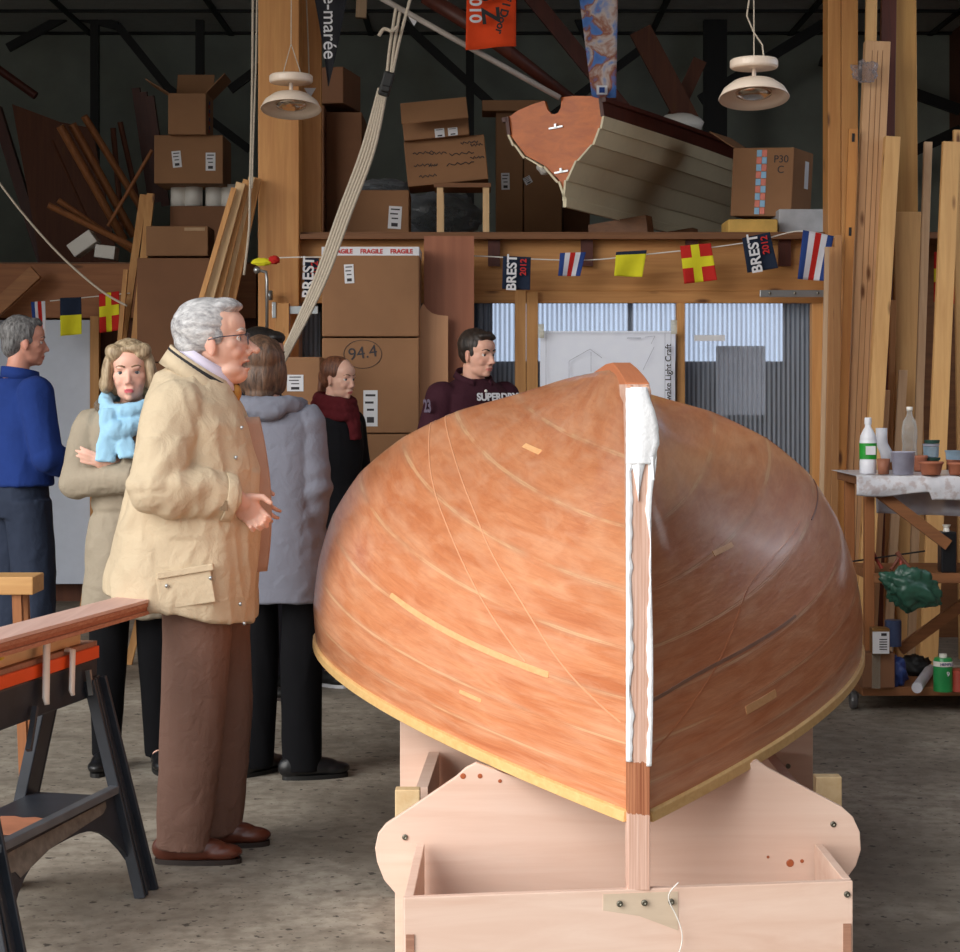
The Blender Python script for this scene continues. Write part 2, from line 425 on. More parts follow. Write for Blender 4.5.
def poly_mat():
    t = NT('corrugated_polycarbonate'); v = t.coord((1, 1, 1), rnd=False)
    sx = t.add('ShaderNodeSeparateXYZ'); t.link(v, sx.inputs[0])
    w = t.math('SINE', t.math('MULTIPLY', sx.outputs['X'], 2*PI/.0265))
    n = t.noise(t.coord((30, 1, .6)), 3, 3)
    f = t.math('ADD', t.math('MULTIPLY', w, .22), t.math('ADD', .30, t.math('MULTIPLY', n, .45)))
    t.b.inputs['Base Color'].default_value = lin((196, 204, 218)); t.b.inputs['Roughness'].default_value = .25
    tr = t.add('ShaderNodeBsdfTransparent'); tr.inputs[0].default_value = (.86, .91, 1, 1)
    tl = t.add('ShaderNodeBsdfTranslucent'); tl.inputs[0].default_value = (.8, .86, .95, 1)
    m1 = t.add('ShaderNodeMixShader'); m1.inputs[0].default_value = .45; t.link(t.b.outputs[0], m1.inputs[1]); t.link(tl.outputs[0], m1.inputs[2])
    m2 = t.add('ShaderNodeMixShader'); t.link(f, m2.inputs[0]); t.link(tr.outputs[0], m2.inputs[1]); t.link(m1.outputs[0], m2.inputs[2])
    t.link(m2.outputs[0], t.out.inputs[0]); return t.m
M_poly = poly_mat()
for k, (x0, x1, y0, y1) in enumerate(((289, 320, 312, 358), (478, 515, 303, 500), (538, 677, 303, 560), (685, 812, 303, 560))):
    a = W(x0, y1, 178.5); b = W(x1, y0, 178.5); nn = int((b.x-a.x)/.0066)
    mb = MB(); mb.grid(lambda u, v, a=a, b=b, nn=nn: V(a.x+(b.x-a.x)*u, a.y+(.006 if int(round(u*nn)) % 4 in (1, 2) else 0), a.z+(b.z-a.z)*v), nn, 1)
    struct('window_%d' % (k+1), mb, M_poly, fix=False)
mb = MB()
lim_px(mb, 280, 828, 560, 388+1.45*178, 178, .03); lim_px(mb, 280, 478, 358, 560, 178, .03)
lim_px(mb, 862, 1130, 236, 388+1.45*178, 172, .03)
struct('wall_partition', mb, M_brw)
# behind the panels: a back room with a daylit strip window high on its wall
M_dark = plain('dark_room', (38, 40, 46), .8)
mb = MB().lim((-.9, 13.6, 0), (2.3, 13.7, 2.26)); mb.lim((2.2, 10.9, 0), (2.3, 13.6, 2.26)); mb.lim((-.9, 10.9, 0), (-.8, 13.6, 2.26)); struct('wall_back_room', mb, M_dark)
t = NT('daylit_frosted_window'); e = t.add('ShaderNodeEmission'); e.inputs[0].default_value = (.72, .83, 1, 1); e.inputs[1].default_value = WINE
t.link(e.outputs[0], t.out.inputs[0]); M_lit = t.m
t = NT('daylit_side_window'); e = t.add('ShaderNodeEmission'); e.inputs[0].default_value = (.8, .88, 1, 1); e.inputs[1].default_value = SIDE
t.link(e.outputs[0], t.out.inputs[0]); M_side = t.m
mb = MB().lim((.09, 13.5, 1.64), (1.05, 13.56, 2.1)).lim((1.09, 13.5, 1.64), (2.15, 13.56, 2.1)); struct('window_5', mb, M_lit)
struct('window_6', MB().lim((4.17, 5.5, WZ0), (4.2, 10.3, WZ1)), M_side)
# taped boat drawing
SP = 182
o = W(607, 380, SP)
t = root('taped_drawing', (o.x, o.y, o.z), 'large white sheet with faint boat plans taped onto the corrugated panel', 'drawing')
mb = MB().grid(lambda u, v: W(540+135*u, 331+109*v, SP)+V(0, .003*math.sin(u*5)*v, 0), 12, 8); part('paper_sheet', mb, plain('drawing_paper', (238, 242, 255), .7, var=.02), t, solid=.001)
mb = MB(); Q = 182.4
def ln(pts, w=.0022, q=Q):
    for a, b in zip(pts, pts[1:]): mb.beam(W(*a, q), W(*b, q), w, .0006)
ln([(546, 333), (665, 333), (665, 440)]); ln([(546, 333), (546, 440)]); ln([(665, 333), (671, 333), (671, 440)])
ln([(569, 379), (569, 361), (590, 349), (602, 358)]); ln([(591, 352), (591, 372)]); ln([(627, 338), (641, 338)], .004); ln([(654, 347), (643, 370)]); ln([(651, 344), (655, 336), (645, 337)])
part('drawn_lines', mb, M_inkl, t)
lettering('aanwake Light Craft', t, W(668.5, 378, 182.6), (0, 0, 1), (-1, 0, 0), .046, M_ink, bold=.0006)
for k, (x, y) in enumerate(((541, 326), (674, 322))):
    mb = MB().grid(lambda u, v: W(x-3+6*u, y-2+14*v, 182.8)+V(0, .004*math.sin(v*6), 0), 4, 8); part('tape', mb, glassy('tape_mat', (226, 222, 206), .5, .3), t, solid=.0006)
mb = MB().grid(lambda u, v: W(716+49*u, 346+69*v, 174)+V(0, .01*math.sin(u*4), 0), 6, 6)
single('paper_sheet', mb, M_paper, 'pale blank sheet seen behind the right corrugated panel', 'paper', solid=.002)
mb = MB(); lim_px(mb, 694, 725, 335, 341, 181, .002); single('tape_strip', mb, M_paper, 'short white tape strip on the right corrugated panel', 'tape')
t = root('door_rail', W(792, 297, 183), 'short galvanised metal rail above the right corrugated panel', 'rail')
mb = MB(); lim_px(mb, 760, 824, 290, 297, 183, .02); part('channel', mb, M_steel, t, bevel=.002)
mb = MB()
for x in (770, 795, 818): mb.ell(W(x, 293, 183.3), (.008, .004, .008), None, 10, 6)
part('bolt', mb, M_screw, t)
mb = MB(); lim_px(mb, 273, 318, 306, 314, 184, .012); lim_px(mb, 272, 276, 302, 318, 184.6, .03); single('door_bracket', mb, M_steel, 'flat galvanised hinge bracket on the stud behind the ropes', 'bracket', bevel=.002)

# left rear section
board_px('rear_loft_beam', -60, 256, 264, 318, 148, .06, wood('orange_brown_beam', (170, 108, 62), (138, 82, 44), 'x', .6), 'wide brown loft beam across the far left bay', 'beam')
mb = MB().beam(W(-20, 324, 150), W(36, 272, 150), .1, .05); single('diagonal_brace', mb, wood('brace_wood', (176, 118, 70), (140, 90, 52), 'x', .6), 'diagonal timber brace at the left edge above the man in blue', 'brace', bevel=.003)
board_px('insulation_sheet', -40, 90, 320, 584, 149, .03, plain('white_blue_panel', (206, 214, 230), .5, var=.03), 'tall plain pale grey-white panel behind the man in blue', 'panel')
board_px('wall_stud', 90, 99, 316, 388+1.45*149.5, 149.5, .06, M_pine, 'narrow pine stud beside the pale panel, behind the woman with the scarf', 'stud')
struct('wall_rear_left', lim_px(MB(), -330, 256, 318, 388+1.45*147, 147, .03), M_brownold)

# ------------------------------------------------------------------ the upturned hull
XC, SL = .345, 3.62
Y0 = F/458
MT = [(.001, 1.47), (.20, 1.425), (.40, 1.372), (.58, 1.285), (.72, 1.17), (.81, 1.03), (.855, .885), (.87, .75), (.86, .62)]
def cr(P, x):
    i = min(int(x), len(P)-2); f = x-i
    p1, p2 = P[i], P[i+1]; p0 = P[i-1] if i else tuple(2*p1[k]-p2[k] for k in (0, 1)); p3 = P[i+2] if i+2 < len(P) else tuple(2*p2[k]-p1[k] for k in (0, 1))
    a = [.5*(2*p1[k]+(-p0[k]+p2[k])*f+(2*p0[k]-5*p1[k]+4*p2[k]-p3[k])*f*f+(-p0[k]+3*p1[k]-3*p2[k]+p3[k])*f**3) for k in (0, 1)]
    l = [p1[k]+(p2[k]-p1[k])*f for k in (0, 1)]
    return [a[k]*.55+l[k]*.45 for k in (0, 1)]
def hull(s, t, side=1, off=0):
    """point on the planking: s metres aft of the stem, t planks from the keel, side -1 left, +1 right"""
    w, z = cr(MT, t); q = t/8; u = s/2.15
    p = 1.05+.72*q**.6
    g = 1-(1-min(u, 1))**p
    if u > 1: g = 1-.26*((s-2.15)/1.47)**2
    zt = 1.455-.948*q-.10*math.sin(PI*q)
    h = min(u, 1)**1.7; k8 = q**6; h = h*(1-k8)+k8*(1-(1-min(u, 1))**1.6)
    zz = zt+(z-zt)*h
    b = math.exp(-(q/.10)**2)*1.0                       # keel rises quickly just behind the stem
    zz += b*.050*(1-math.exp(-s/.25))*max(0, 1-u*.6)
    return V(XC+side*(.023+w*g+off), Y0+s, zz+off*.3)
def sdist(i, n): return SL*(i/n)**1.7
def hull_mat():
    t = NT('varnished_planking'); tc = t.add('ShaderNodeUVMap'); tc.uv_map = 'UVMap'
    sx = t.add('ShaderNodeSeparateXYZ'); t.link(tc.outputs[0], sx.inputs[0])
    def mp(sc_):
        m = t.add('ShaderNodeMapping'); m.inputs['Scale'].default_value = sc_; t.link(tc.outputs[0], m.inputs[0]); return m.outputs[0]
    fl = t.math('FLOOR', sx.outputs['Y']); cb = t.add('ShaderNodeCombineXYZ'); t.link(sx.outputs['X'], cb.inputs[0]); t.link(sx.outputs['Y'], cb.inputs[1]); t.link(t.math('MULTIPLY', fl, 3.7), cb.inputs[2])
    m2 = t.add('ShaderNodeMapping'); m2.inputs['Scale'].default_value = (1.1, .75, 1); t.link(cb.outputs[0], m2.inputs[0])
    a = t.noise(m2.outputs[0], 2.3, 6, .62, 1.1)
    col = t.ramp(a, [(.28, lin((194, 112, 70))), (.45, lin((212, 134, 90))), (.6, lin((224, 152, 108))), (.75, lin((232, 168, 128)))])
    m3 = t.add('ShaderNodeMapping'); m3.inputs['Scale'].default_value = (1.8, 5, 1); t.link(cb.outputs[0], m3.inputs[0])
    g = t.noise(m3.outputs[0], 3, 5, .65, .8)
    col = t.mix(t.ramp(g, [(.4, (0,0,0,1)), (.75, (.55,.55,.55,1))]), col, lin((174, 98, 62)))
    pl = t.noise(mp((0, .999, 0)), 1.1, 0)
    col = t.mix(t.math('MULTIPLY', pl, .3), col, lin((220, 136, 84)))
    fr = t.math('PINGPONG', sx.outputs['Y'], .5)
    m4 = mp((2.2, 1.2, 1)); wob = t.math('MULTIPLY', t.math('SUBTRACT', t.noise(m4, 3, 3), .5), .035)
    d = t.math('ADD', fr, wob)
    wide = t.ramp(d, [(.0, (1,1,1,1)), (.05, (.5,.5,.5,1)), (.11, (0,0,0,1))])
    brk = t.ramp(t.noise(mp((1.3, .45, 1)), 2.2, 3), [(.40, (0,0,0,1)), (.58, (1,1,1,1))])
    col = t.mix(t.math('MULTIPLY', t.math('MULTIPLY', wide, .55), brk), col, lin((196, 152, 120)))
    thin = t.ramp(t.math('ABSOLUTE', t.math('ADD', d, -.012)), [(.0, (1,1,1,1)), (.012, (.75,.75,.75,1)), (.02, (0,0,0,1))])
    brk2 = t.ramp(t.noise(mp((.9, .6, 1)), 3.1, 3), [(.45, (0,0,0,1)), (.56, (1,1,1,1))])
    col = t.mix(t.math('MULTIPLY', t.math('MULTIPLY', thin, brk2), .6), col, lin((236, 192, 146)))
    cl = t.noise(mp((2, 1.4, 1)), 2.2, 5, .6, .5)
    col = t.mix(t.ramp(cl, [(.45, (0,0,0,1)), (.75, (.5,.5,.5,1))]), col, lin((234, 180, 144)))
    t.link(col, t.b.inputs['Base Color']); t.b.inputs['Roughness'].default_value = .42
    t.b.inputs['Coat Weight'].default_value = .8; t.b.inputs['Specular IOR Level'].default_value = .4
    cr_ = t.math('ADD', .08, t.math('MULTIPLY', t.noise(mp((1.5, 1, 1)), 2, 4), .18)); t.link(cr_, t.b.inputs['Coat Roughness'])
    h = t.math('ADD', t.math('MULTIPLY', thin, -.3), t.math('ADD', t.math('MULTIPLY', wide, .5), t.math('ADD', t.math('MULTIPLY', a, .8), t.math('MULTIPLY', cl, 1.2))))
    t.bump(h, .35, .006); return t.m
M_hull = hull_mat()
boat = root('upturned_boat', (XC, Y0+1.8, .5), 'large varnished orange-brown wooden hull upside down on a pale plywood cradle', 'boat')
for side in (-1, 1):
    NS, NTT = 110, 64; me_v = []; mb = MB(); uvs = []
    for i in range(NS+1):
        s = sdist(i, NS)
        for j in range(NTT+1): mb.v.append(hull(s, 8*j/NTT, side)); uvs.append((s+side*11.3+20, 8*j/NTT-.0001))
    for i in range(NS):
        for j in range(NTT): mb.f.append([i*(NTT+1)+j, (i+1)*(NTT+1)+j, (i+1)*(NTT+1)+j+1, i*(NTT+1)+j+1][::-side]); mb.mi.append(0)
    off = Vector(boat.location); me = mb.mesh('planking', off); smooth(me)
    ul = me.uv_layers.new(name='UVMap')
    for l in me.loops: ul.data[l.index].uv = uvs[l.vertex_index]
    o = link('planking', me, M_hull, boat); m = o.modifiers.new('s', 'SOLIDIFY'); m.thickness = .012; m.offset = -1 
    # rub rail along the sheer
    R = []
    for i in range(41):
        s = sdist(i, 40); p = hull(s, 8, side); p2 = hull(s, 7.8, side); up = (p2-p).normalized(); nn = V(side, 0, 0) if s > .2 else V(side, -.5, 0).normalized()
        tb = hull(min(s+.05, SL), 8, side)-p; out = tb.cross(up)*side; out = out.normalized() if out.length > 1e-5 else nn
        if out.x*side < 0: out = -out
        e = .4 if i == 0 else 1
        R.append([p-up*.004-out*.002, p-up*.004+out*.012, p+up*.019*1+out*.010, p+up*.022-out*.002])
    mb = MB().loft(R, True); part('rub_rail', mb, wood('pale_spruce_rail', (238, 198, 134), (220, 172, 106), 'y', .5, scale=2, knots=False), boat, bevel=.002, label='pale yellow rub rail')
# transom
mb = MB(); pts = [hull(SL, 8*j/24, -1) for j in range(25)]+[hull(SL, 8*j/24, 1) for j in range(24, -1, -1)]
mb.add(pts+[p+V(0, .02, 0) for p in pts], [tuple(range(50)), tuple(range(99, 49, -1))]); part('transom', mb, M_okuv, boat)
# keel and stem
def lam():
    t = NT('laminated_stem'); v = t.coord((60, 2, .8), rnd=False); f = t.noise(v, 3, 4)
    col = t.ramp(f, [(.35, lin((196, 150, 128))), (.6, lin((222, 184, 166))), (.75, lin((232, 200, 184)))])
    sx = t.add('ShaderNodeSeparateXYZ'); t.link(t.coord(rnd=False), sx.inputs[0])
    z = t.math('ADD', sx.outputs['Z'], t.math('MULTIPLY', t.noise(t.coord((40, 1, 1)), 3, 2), .02))
    band = t.math('MULTIPLY', t.math('LESS_THAN', z, .148), t.math('GREATER_THAN', z, .035))
    col = t.mix(band, col, t.ramp(t.noise(t.coord((120, 2, .8)), 3, 3), [(.35, lin((140, 76, 46))), (.7, lin((196, 130, 92)))]))
    top = t.math('GREATER_THAN', sx.outputs['Z'], .958)
    col = t.mix(top, col, lin((196, 118, 78)))
    t.link(col, t.b.inputs['Base Color']); t.b.inputs['Roughness'].default_value = .5; t.bump(f, .4, .004); return t.m
M_lam = lam()
yb = Y0-.028
mb = MB(); R = []
prof = [(yb, .36, .024), (yb, .52, .024), (yb, .8, .024), (yb, 1.1, .024), (yb, 1.3, .025), (yb+.002, 1.40, .027), (yb+.012, 1.445, .027), (yb+.045, 1.462, .026), (yb+.16, 1.478, .025), (yb+.35, 1.498, .024), (yb+.52, 1.512, .023), (yb+.8, 1.512, .02), (yb+1.6, 1.487, .018), (yb+3.5, 1.48, .018)]
for i, (y, z, hw) in enumerate(prof):
    a = prof[max(i-1, 0)]; b = prof[min(i+1, len(prof)-1)]; d = V(0, b[0]-a[0], b[1]-a[1]).normalized(); inn = V(0, d.z, -d.y)
    p = V(XC, y, z); dd = .05 if i > 1 else .045
    R.append([p+V(-hw, 0, 0), p+V(hw, 0, 0), p+V(hw+.003, 0, 0)+inn*dd, p+V(-hw-.003, 0, 0)+inn*dd])
mb.loft(R, True); part('stem_and_keel', mb, M_lam, boat, bevel=.004, label='laminated stem and keel with bare wood showing')
# white filler smeared along the stem
M_fil = plain('white_filler', (246, 247, 250), .35, var=.02, nscale=30, bump=.2)
def jag(x, sd, amp): return amp*(.9*noise.noise(V(x*4.3, sd, 0))+.8*noise.noise(V(x*13, sd, 7))+.45*noise.noise(V(x*41, sd, 3)))
fb = MB()
def strip(z0, z1, xl, xr, n, yy, th=.004):
    rows = []
    for i in range(n+1):
        z = z0+(z1-z0)*i/n; a, b = xl(z), xr(z)
        if b < a+.001: b = a+.001
        rr = []
        for j in range(7):
            f = j/6; x = a+(b-a)*f; rr.append(V(x, yy(z)-th*math.sin(PI*max(.12, min(f, .88)))-.002*(.5+noise.noise(V(x*60, z*14, 0))), z))
        rr += [V(b, yy(z)+.012, z), V(a, yy(z)+.012, z)]
        rows.append(rr)
    fb.loft(rows, True)
def yst(z): return yb if z < 1.38 else yb+((z-1.38)/.09)**2*.016
strip(.64, 1.45, lambda z: XC-.0275-.002*abs(noise.noise(V(0, 0, z*40))), lambda z: XC-.0275+.013+jag(z, 1, .008)+(.02 if z > 1.27 else 0)*min(1, (z-1.27)/.03), 130, yst)
strip(.63, 1.40, lambda z: XC+.0185+jag(z, 5, .006)-(.0 if z > 1.33 else 0)*min(1, max(0, (z-1.33)/.03)), lambda z: XC+.0265+.004*max(0, math.sin((z-.6)*7))+(.012*math.exp(-((z-1.30)/.06)**2)), 120, yst, .003)
part('filler', fb, M_fil, boat, sm=True, label='ragged white filler paste')
fb = MB(); strip(1.285, 1.452, lambda z: XC-.0275+.010*max(0, (z-1.40)/.05)**2+jag(z, 8, .002), lambda z: XC+.018+.024*math.sin(min(1, (1.452-z)/.11)*1.57)-.012*max(0, (1.33-z)/.045)+jag(z, 9, .003), 40, yst, .008)
strip(1.205, 1.30, lambda z: XC-.002-.022*(1-((1.30-z)/.095)**.6), lambda z: XC-.002+.022*(1-((1.30-z)/.095)**.6), 24, yst, .008); strip(1.25, 1.30, lambda z: XC+.022+(1.30-z)*.16, lambda z: XC+.034+.0*z, 14, yst, .006)
part('filler', fb, M_fil, boat, sm=True, label='thick blob of white filler at the stem head')
# fibreglass cloth edges and let-in strips, laid on the planking
def ribbon(side, pts, w, mat, name, lift=.0015, n=60, label=None):
    mb = MB(); rows = []
    def at(k):
        x = k*(len(pts)-1); i = min(int(x), len(pts)-2); f = x-i; return pts[i][0]+(pts[i+1][0]-pts[i][0])*f, pts[i][1]+(pts[i+1][1]-pts[i][1])*f
    for i in range(n+1):
        s, t = at(i/n); s2, t2 = at(min(1, i/n+.01)) if i < n else at(1); s0, t0 = at(max(0, i/n-.01))
        p = hull(s, t, side); d = (hull(s2, t2, side)-hull(s0, t0, side)).normalized()
        nn = (hull(s+.01, t, side)-hull(s, t, side)).cross(hull(s, min(t+.05, 8), side)-hull(s, max(t-.05, 0), side)).normalized()
        if nn.x*side < 0: nn = -nn
        c = d.cross(nn).normalized(); ww = w*(1 if 0 < i < n else .6)
        rows.append([p+nn*lift-c*ww/2, p+nn*lift+c*ww/2, p-nn*.003+c*ww/2, p-nn*.003-c*ww/2])
    mb.loft(rows, True); return part(name, mb, mat, boat, sm=False, label=label)
M_edge = plain('epoxy_edge', (226, 164, 124), .3, var=.05)
M_strip = wood('let_in_strip', (240, 188, 134), (226, 164, 108), 'y', .45, scale=2, knots=False)
HG = {}
def onhull(pts, side):                                # surface coordinates of points seen in the photograph
    if side not in HG:
        L = [(i*.02, j*.05) for i in range(1, 120) for j in range(161)]; P = np.array([tuple(hull(a, b, side)) for a, b in L])
        HG[side] = L, 480+P[:, 0]*F/P[:, 1], 388-(P[:, 2]-EYE)*F/P[:, 1], P[:, 1]
    L, X, Y, D = HG[side]; return [L[int(np.argmin((X-x)**2+(Y-y)**2+D*.05))] for x, y in pts]
def chaikin(q, n=2):
    for _ in range(n): q = [q[0]]+[tuple(a[k]*(1-w)+b[k]*w for k in (0, 1)) for a, b in zip(q, q[1:]) for w in (.25, .75)]+[q[-1]]
    return q
def rb(side, px, w, mat, name, **k): ribbon(side, chaikin(onhull(px, side)), w, mat, name, **k)
rb(-1, [(434, 416), (430, 441), (446, 516), (471, 575), (501, 626), (526, 663)], .0035, M_edge, 'cloth_edge')
rb(-1, [(450, 414), (454, 449), (475, 508), (496, 558), (530, 609), (572, 676), (618, 722)], .0035, M_edge, 'cloth_edge')
rb(-1, [(391, 596), (446, 630), (496, 655), (547, 674)], .015, M_strip, 'wood_strip')
rb(-1, [(459, 691), (480, 701)], .009, M_strip, 'wood_strip')
rb(-1, [(525, 445), (541, 451)], .016, M_strip, 'wood_strip')
rb(1, [(745, 710), (774, 693)], .02, M_strip, 'wood_strip')
rb(1, [(712, 553), (732, 543)], .014, M_strip, 'wood_strip')
rb(1, [(655, 752), (700, 690), (738, 610), (752, 575), (800, 520)], .003, plain('epoxy_edge_dark', (196, 124, 84), .3), 'cloth_edge')
rb(1, [(765, 432), (790, 452), (806, 480), (812, 520)], .005, plain('dark_gap', (110, 58, 34), .4), 'cloth_edge')
rb(1, [(655, 700), (700, 672), (760, 640), (795, 615)], .008, plain('grey_seam', (150, 112, 92), .4), 'seam_tape')

# ------------------------------------------------------------------ cradle
cr_ = root('plywood_cradle', (.36, 4.45, 0), 'pale pinkish plywood box cradle with winged panels under the upturned hull', 'cradle')
def seg_box(mb, a, b, z0, z1, th):                   # upright board from a to b (ground points)
    a, b = Vector((a[0], a[1], 0)), Vector((b[0], b[1], 0)); d = (b-a).normalized(); nn = V(-d.y, d.x, 0)*th
    vs = [a+V(0,0,z0), b+V(0,0,z0), b+nn+V(0,0,z0), a+nn+V(0,0,z0), a+V(0,0,z1), b+V(0,0,z1), b+nn+V(0,0,z1), a+nn+V(0,0,z1)]
    return mb.add(vs, [(3,2,1,0), (4,5,6,7), (0,1,5,4), (1,2,6,5), (2,3,7,6), (3,0,4,7)])
def gp(px, py, z):                                   # ground position of a pixel whose height is z
    S = (py-388)/(EYE-z); return ((px-480)/S, F/S)
A = gp(404, 898, .363); B = gp(853, 881, .363); A2 = gp(423, 847, .363); B2 = gp(817, 834, .363)
part('front_board', seg_box(MB(), A, B, .0, .363, .02), M_oku, cr_, bevel=.002)
part('side_board', seg_box(MB(), (A[0], A[1]+.021), (A[0]+.01, 4.53), .0, .363, -.02), M_oku, cr_, bevel=.002)
part('side_board', seg_box(MB(), (B[0], B[1]+.021), (B[0]-.005, 4.53), .0, .363, .02), M_oku, cr_, bevel=.002)
SW = 417
out = [(395, 990), (395, 893), (384, 880), (377, 862), (375, 848), (378, 834), (386, 824), (400, 815), (440, 788), (456, 777), (466, 768), (476, 763), (498, 771), (618, 812), (640, 812), (742, 768), (757, 760), (768, 768), (785, 777), (842, 807), (853, 817), (860, 832), (861, 850), (856, 866), (848, 877), (838, 884), (838, 990)]
mb = MB().prism([((x-480)/SW, EYE-(y-388)/SW) for x, y in out][::-1], (0, F/SW, 0), (1, 0, 0), (0, 0, 1), -.018)
part('wing_panel', mb, M_oku, cr_, bevel=.002)
S2 = 352
out = [(400, 388+1.45*S2), (400, 708), (470, 690), (740, 690), (813, 704), (813, 388+1.45*S2)]
mb = MB().prism([((x-480)/S2, EYE-(y-388)/S2) for x, y in out][::-1], (0, F/S2, 0), (1, 0, 0), (0, 0, 1), -.018)
part('rear_panel', mb, M_oku, cr_, bevel=.002)
for x0, x1, y0, y1, S in ((395, 420, 790, 940, 396), (816, 842, 777, 930, 392)):
    mb = MB(); lim_px(mb, x0, x1, y0, 388+1.45*S, S, .045); part('upright', mb, M_palex, cr_, bevel=.003, label='short pale softwood upright')
mb = MB(); seg_box(mb, (-.135, 4.9), (-.115, 5.38), .0, .42, .03); part('side_rail', mb, M_oku, cr_); part('side_rail', seg_box(MB(), (.83, 4.9), (.83, 5.38), .0, .42, .03), M_oku, cr_)
bx = V(B[0]-A[0], B[1]-A[1], 0).normalized(); nrm = V(bx.y, -bx.x, 0)
def onb(f, z): return V(A[0]+(B[0]-A[0])*f, A[1]+(B[1]-A[1])*f, z)
mb = MB().prism([(0, 0), (.166, .0), (.166, -.085), (.08, -.05), (0, -.035)][::-1], onb(.435, .355)+nrm*.001, bx, V(0, 0, 1), -.007)
part('gusset_plate', mb, wood('gusset_ply', (226, 206, 182), (204, 180, 156), 'x', .5, scale=.5, knots=False), cr_, label='thin plywood gusset under the stem foot')
def screw(p, r=.007):
    m = MB().lathe([(0, -.002), (r, -.002), (r, .001), (r*.5, .002), (0, .0005)], p, 12, Matrix.Rotation(PI/2, 3, 'X')); part('screw', m, M_screw, cr_, sm=False)
for f, z in ((.47, .335), (.525, .335), (.585, .335), (.985, .335)): screw(onb(f, z)+nrm*.009*(1 if f < .9 else .4))
for x, y in ((405, 837), (833, 824)): screw(W(x, y, SW)+V(0, -.003, 0))
screw(W(788, 766, S2)+V(0, -.003, 0)); screw(W(426, 774, S2)+V(0, -.003, 0))
for x, y, r in ((790, 863, .008), (802, 861, .004), (768, 857, .003), (463, 776, .006), (480, 776, .005), (500, 781, .004)): part('glue_blot', MB().lathe([(0, 0), (r*1.2, .0003), (r, .0012), (0, .0015)], W(x, y, SW)+V(0, -.0005, 0), 10, Matrix.Rotation(PI/2, 3, 'X')), plain('dried_glue', (176, 96, 60), .3), cr_, label='brown dried glue spots')
for a in (onb(.004, 0), onb(.977, 0)):
    mb = MB(); z0, z1 = (.0, .285) if a.x < 0 else (.2, .27); mb.box(a+bx*.009+nrm*.0015+V(0, 0, (z0+z1)/2), (.018, .002, z1-z0)); part('end_grain_inlay', mb, M_ply, cr_)
c0 = onb(.60, .362)
q_ = [c0+V(.0, -.03, .02), c0+V(-.02, -.03, -.0), c0+V(-.022, -.025, -.02), c0+V(.0, -.02, -.06), c0+V(.012, -.018, -.1), c0+V(.002, -.02, -.14), c0+V(-.03, -.03, -.17)]
for _ in range(3): q_ = [q_[0]]+[p for a, b in zip(q_, q_[1:]) for p in (a.lerp(b, .25), a.lerp(b, .75))]+[q_[-1]]
mb = MB().tube(q_, .0014, 6)
single('plastic_thread', mb, plain('clear_thread', (236, 232, 226), .3), 'thin curly translucent thread hanging over the cradle front', 'thread', sm=True)
# ------------------------------------------------------------------ cartons
def obox(mb, o, R, a, b, mi=0):                      # box between local corners a,b in frame o,R
    c = [(a[i]+b[i])/2 for i in range(3)]; d = [abs(a[i]-b[i]) for i in range(3)]
    return mb.box(o+R @ Vector(c), d, R.to_3x3() if len(R) == 4 else R, mi)
def label_on(r, o, ux, uy, w, h, lines=3, tilt=0, mat=None):
    ux, uy = Vector(ux).normalized(), Vector(uy).normalized(); n = ux.cross(uy)
    if tilt: q = Matrix.Rotation(tilt, 3, n); ux = q @ ux; uy = q @ uy
    M = Matrix((ux, uy, n)).transposed()
    mb = MB().box(Vector(o)+n*.0012, (w, h, .002), M); p = part('shipping_label', mb, mat or M_paper, r)
    k = MB()
    for i in range(lines): k.box(Vector(o)+n*.0026+uy*h*(.36-.2*i)-ux*w*.08*(i % 2), (w*(.7-.1*(i % 3)), h*.06, .0008), M)
    k.box(Vector(o)+n*.0026-uy*h*.32, (w*.5, h*.16, .0008), M)
    me = part('printed_lines', k, M_ink, p)
    return p
def carton(x0, x1, y0, y1, S, dep, label, yaw=0, mat=None, labels=(), tape=True, group=None, flaps=None, tilt=0, name='cardboard_box', z0=None):
    """front face x0..x1,y0..y1 px at S; turned by yaw about its front left corner"""
    a = W(x0, y1, S); b = W(x1, y0, S); w = b.x-a.x; h = b.z-a.z
    if z0 is not None: h += a.z-z0; a.z = z0
    w /= max(.3, math.cos(yaw)); R = Matrix.Rotation(yaw, 3, 'Z') @ Matrix.Rotation(-tilt, 3, 'Y')
    r = root(name, a+R @ V(w/2, dep/2, 0), label, 'box', group)
    mt = mat or M_card
    part('carton', obox(MB(), a, R, (0, 0, 0), (w, dep, h)), mt, r, bevel=.006)
    if tape: part('closing_flap_seam', obox(MB(), a, R, (w*.0+.003, dep/2-.003, h+.0005), (w-.003, dep/2+.003, h+.003)), M_cardd, r)
    for (u, v, lw, lh, tl) in labels: label_on(r, a+R @ V(w*u, -.001, h*v), R @ V(1, 0, 0), R @ V(0, 0, 1), lw, lh, 3, tl)
    if flaps:
        for kind in flaps:
            if kind == 'f': part('flap', obox(MB(), a+R @ V(0, 0, h), R @ Matrix.Rotation(.75, 3, 'X'), (0, -.2, 0), (w, 0, .005)), mt, r)
            if kind == 'l': part('flap', obox(MB(), a+R @ V(0, 0, h), R @ Matrix.Rotation(.55, 3, 'Y'), (-.18, 0, 0), (0, dep, .005)), mt, r)
            if kind == 'r': part('flap', obox(MB(), a+R @ V(w, 0, h), R @ Matrix.Rotation(-.8, 3, 'Y'), (0, 0, 0), (.18, dep, .005)), mt, r)
            if kind == 'b': part('flap', obox(MB(), a+R @ V(0, dep, h), R @ Matrix.Rotation(1.2, 3, 'X'), (0, 0, 0), (w, .2, .005)), mt, r)
    return r, a, R, w, h
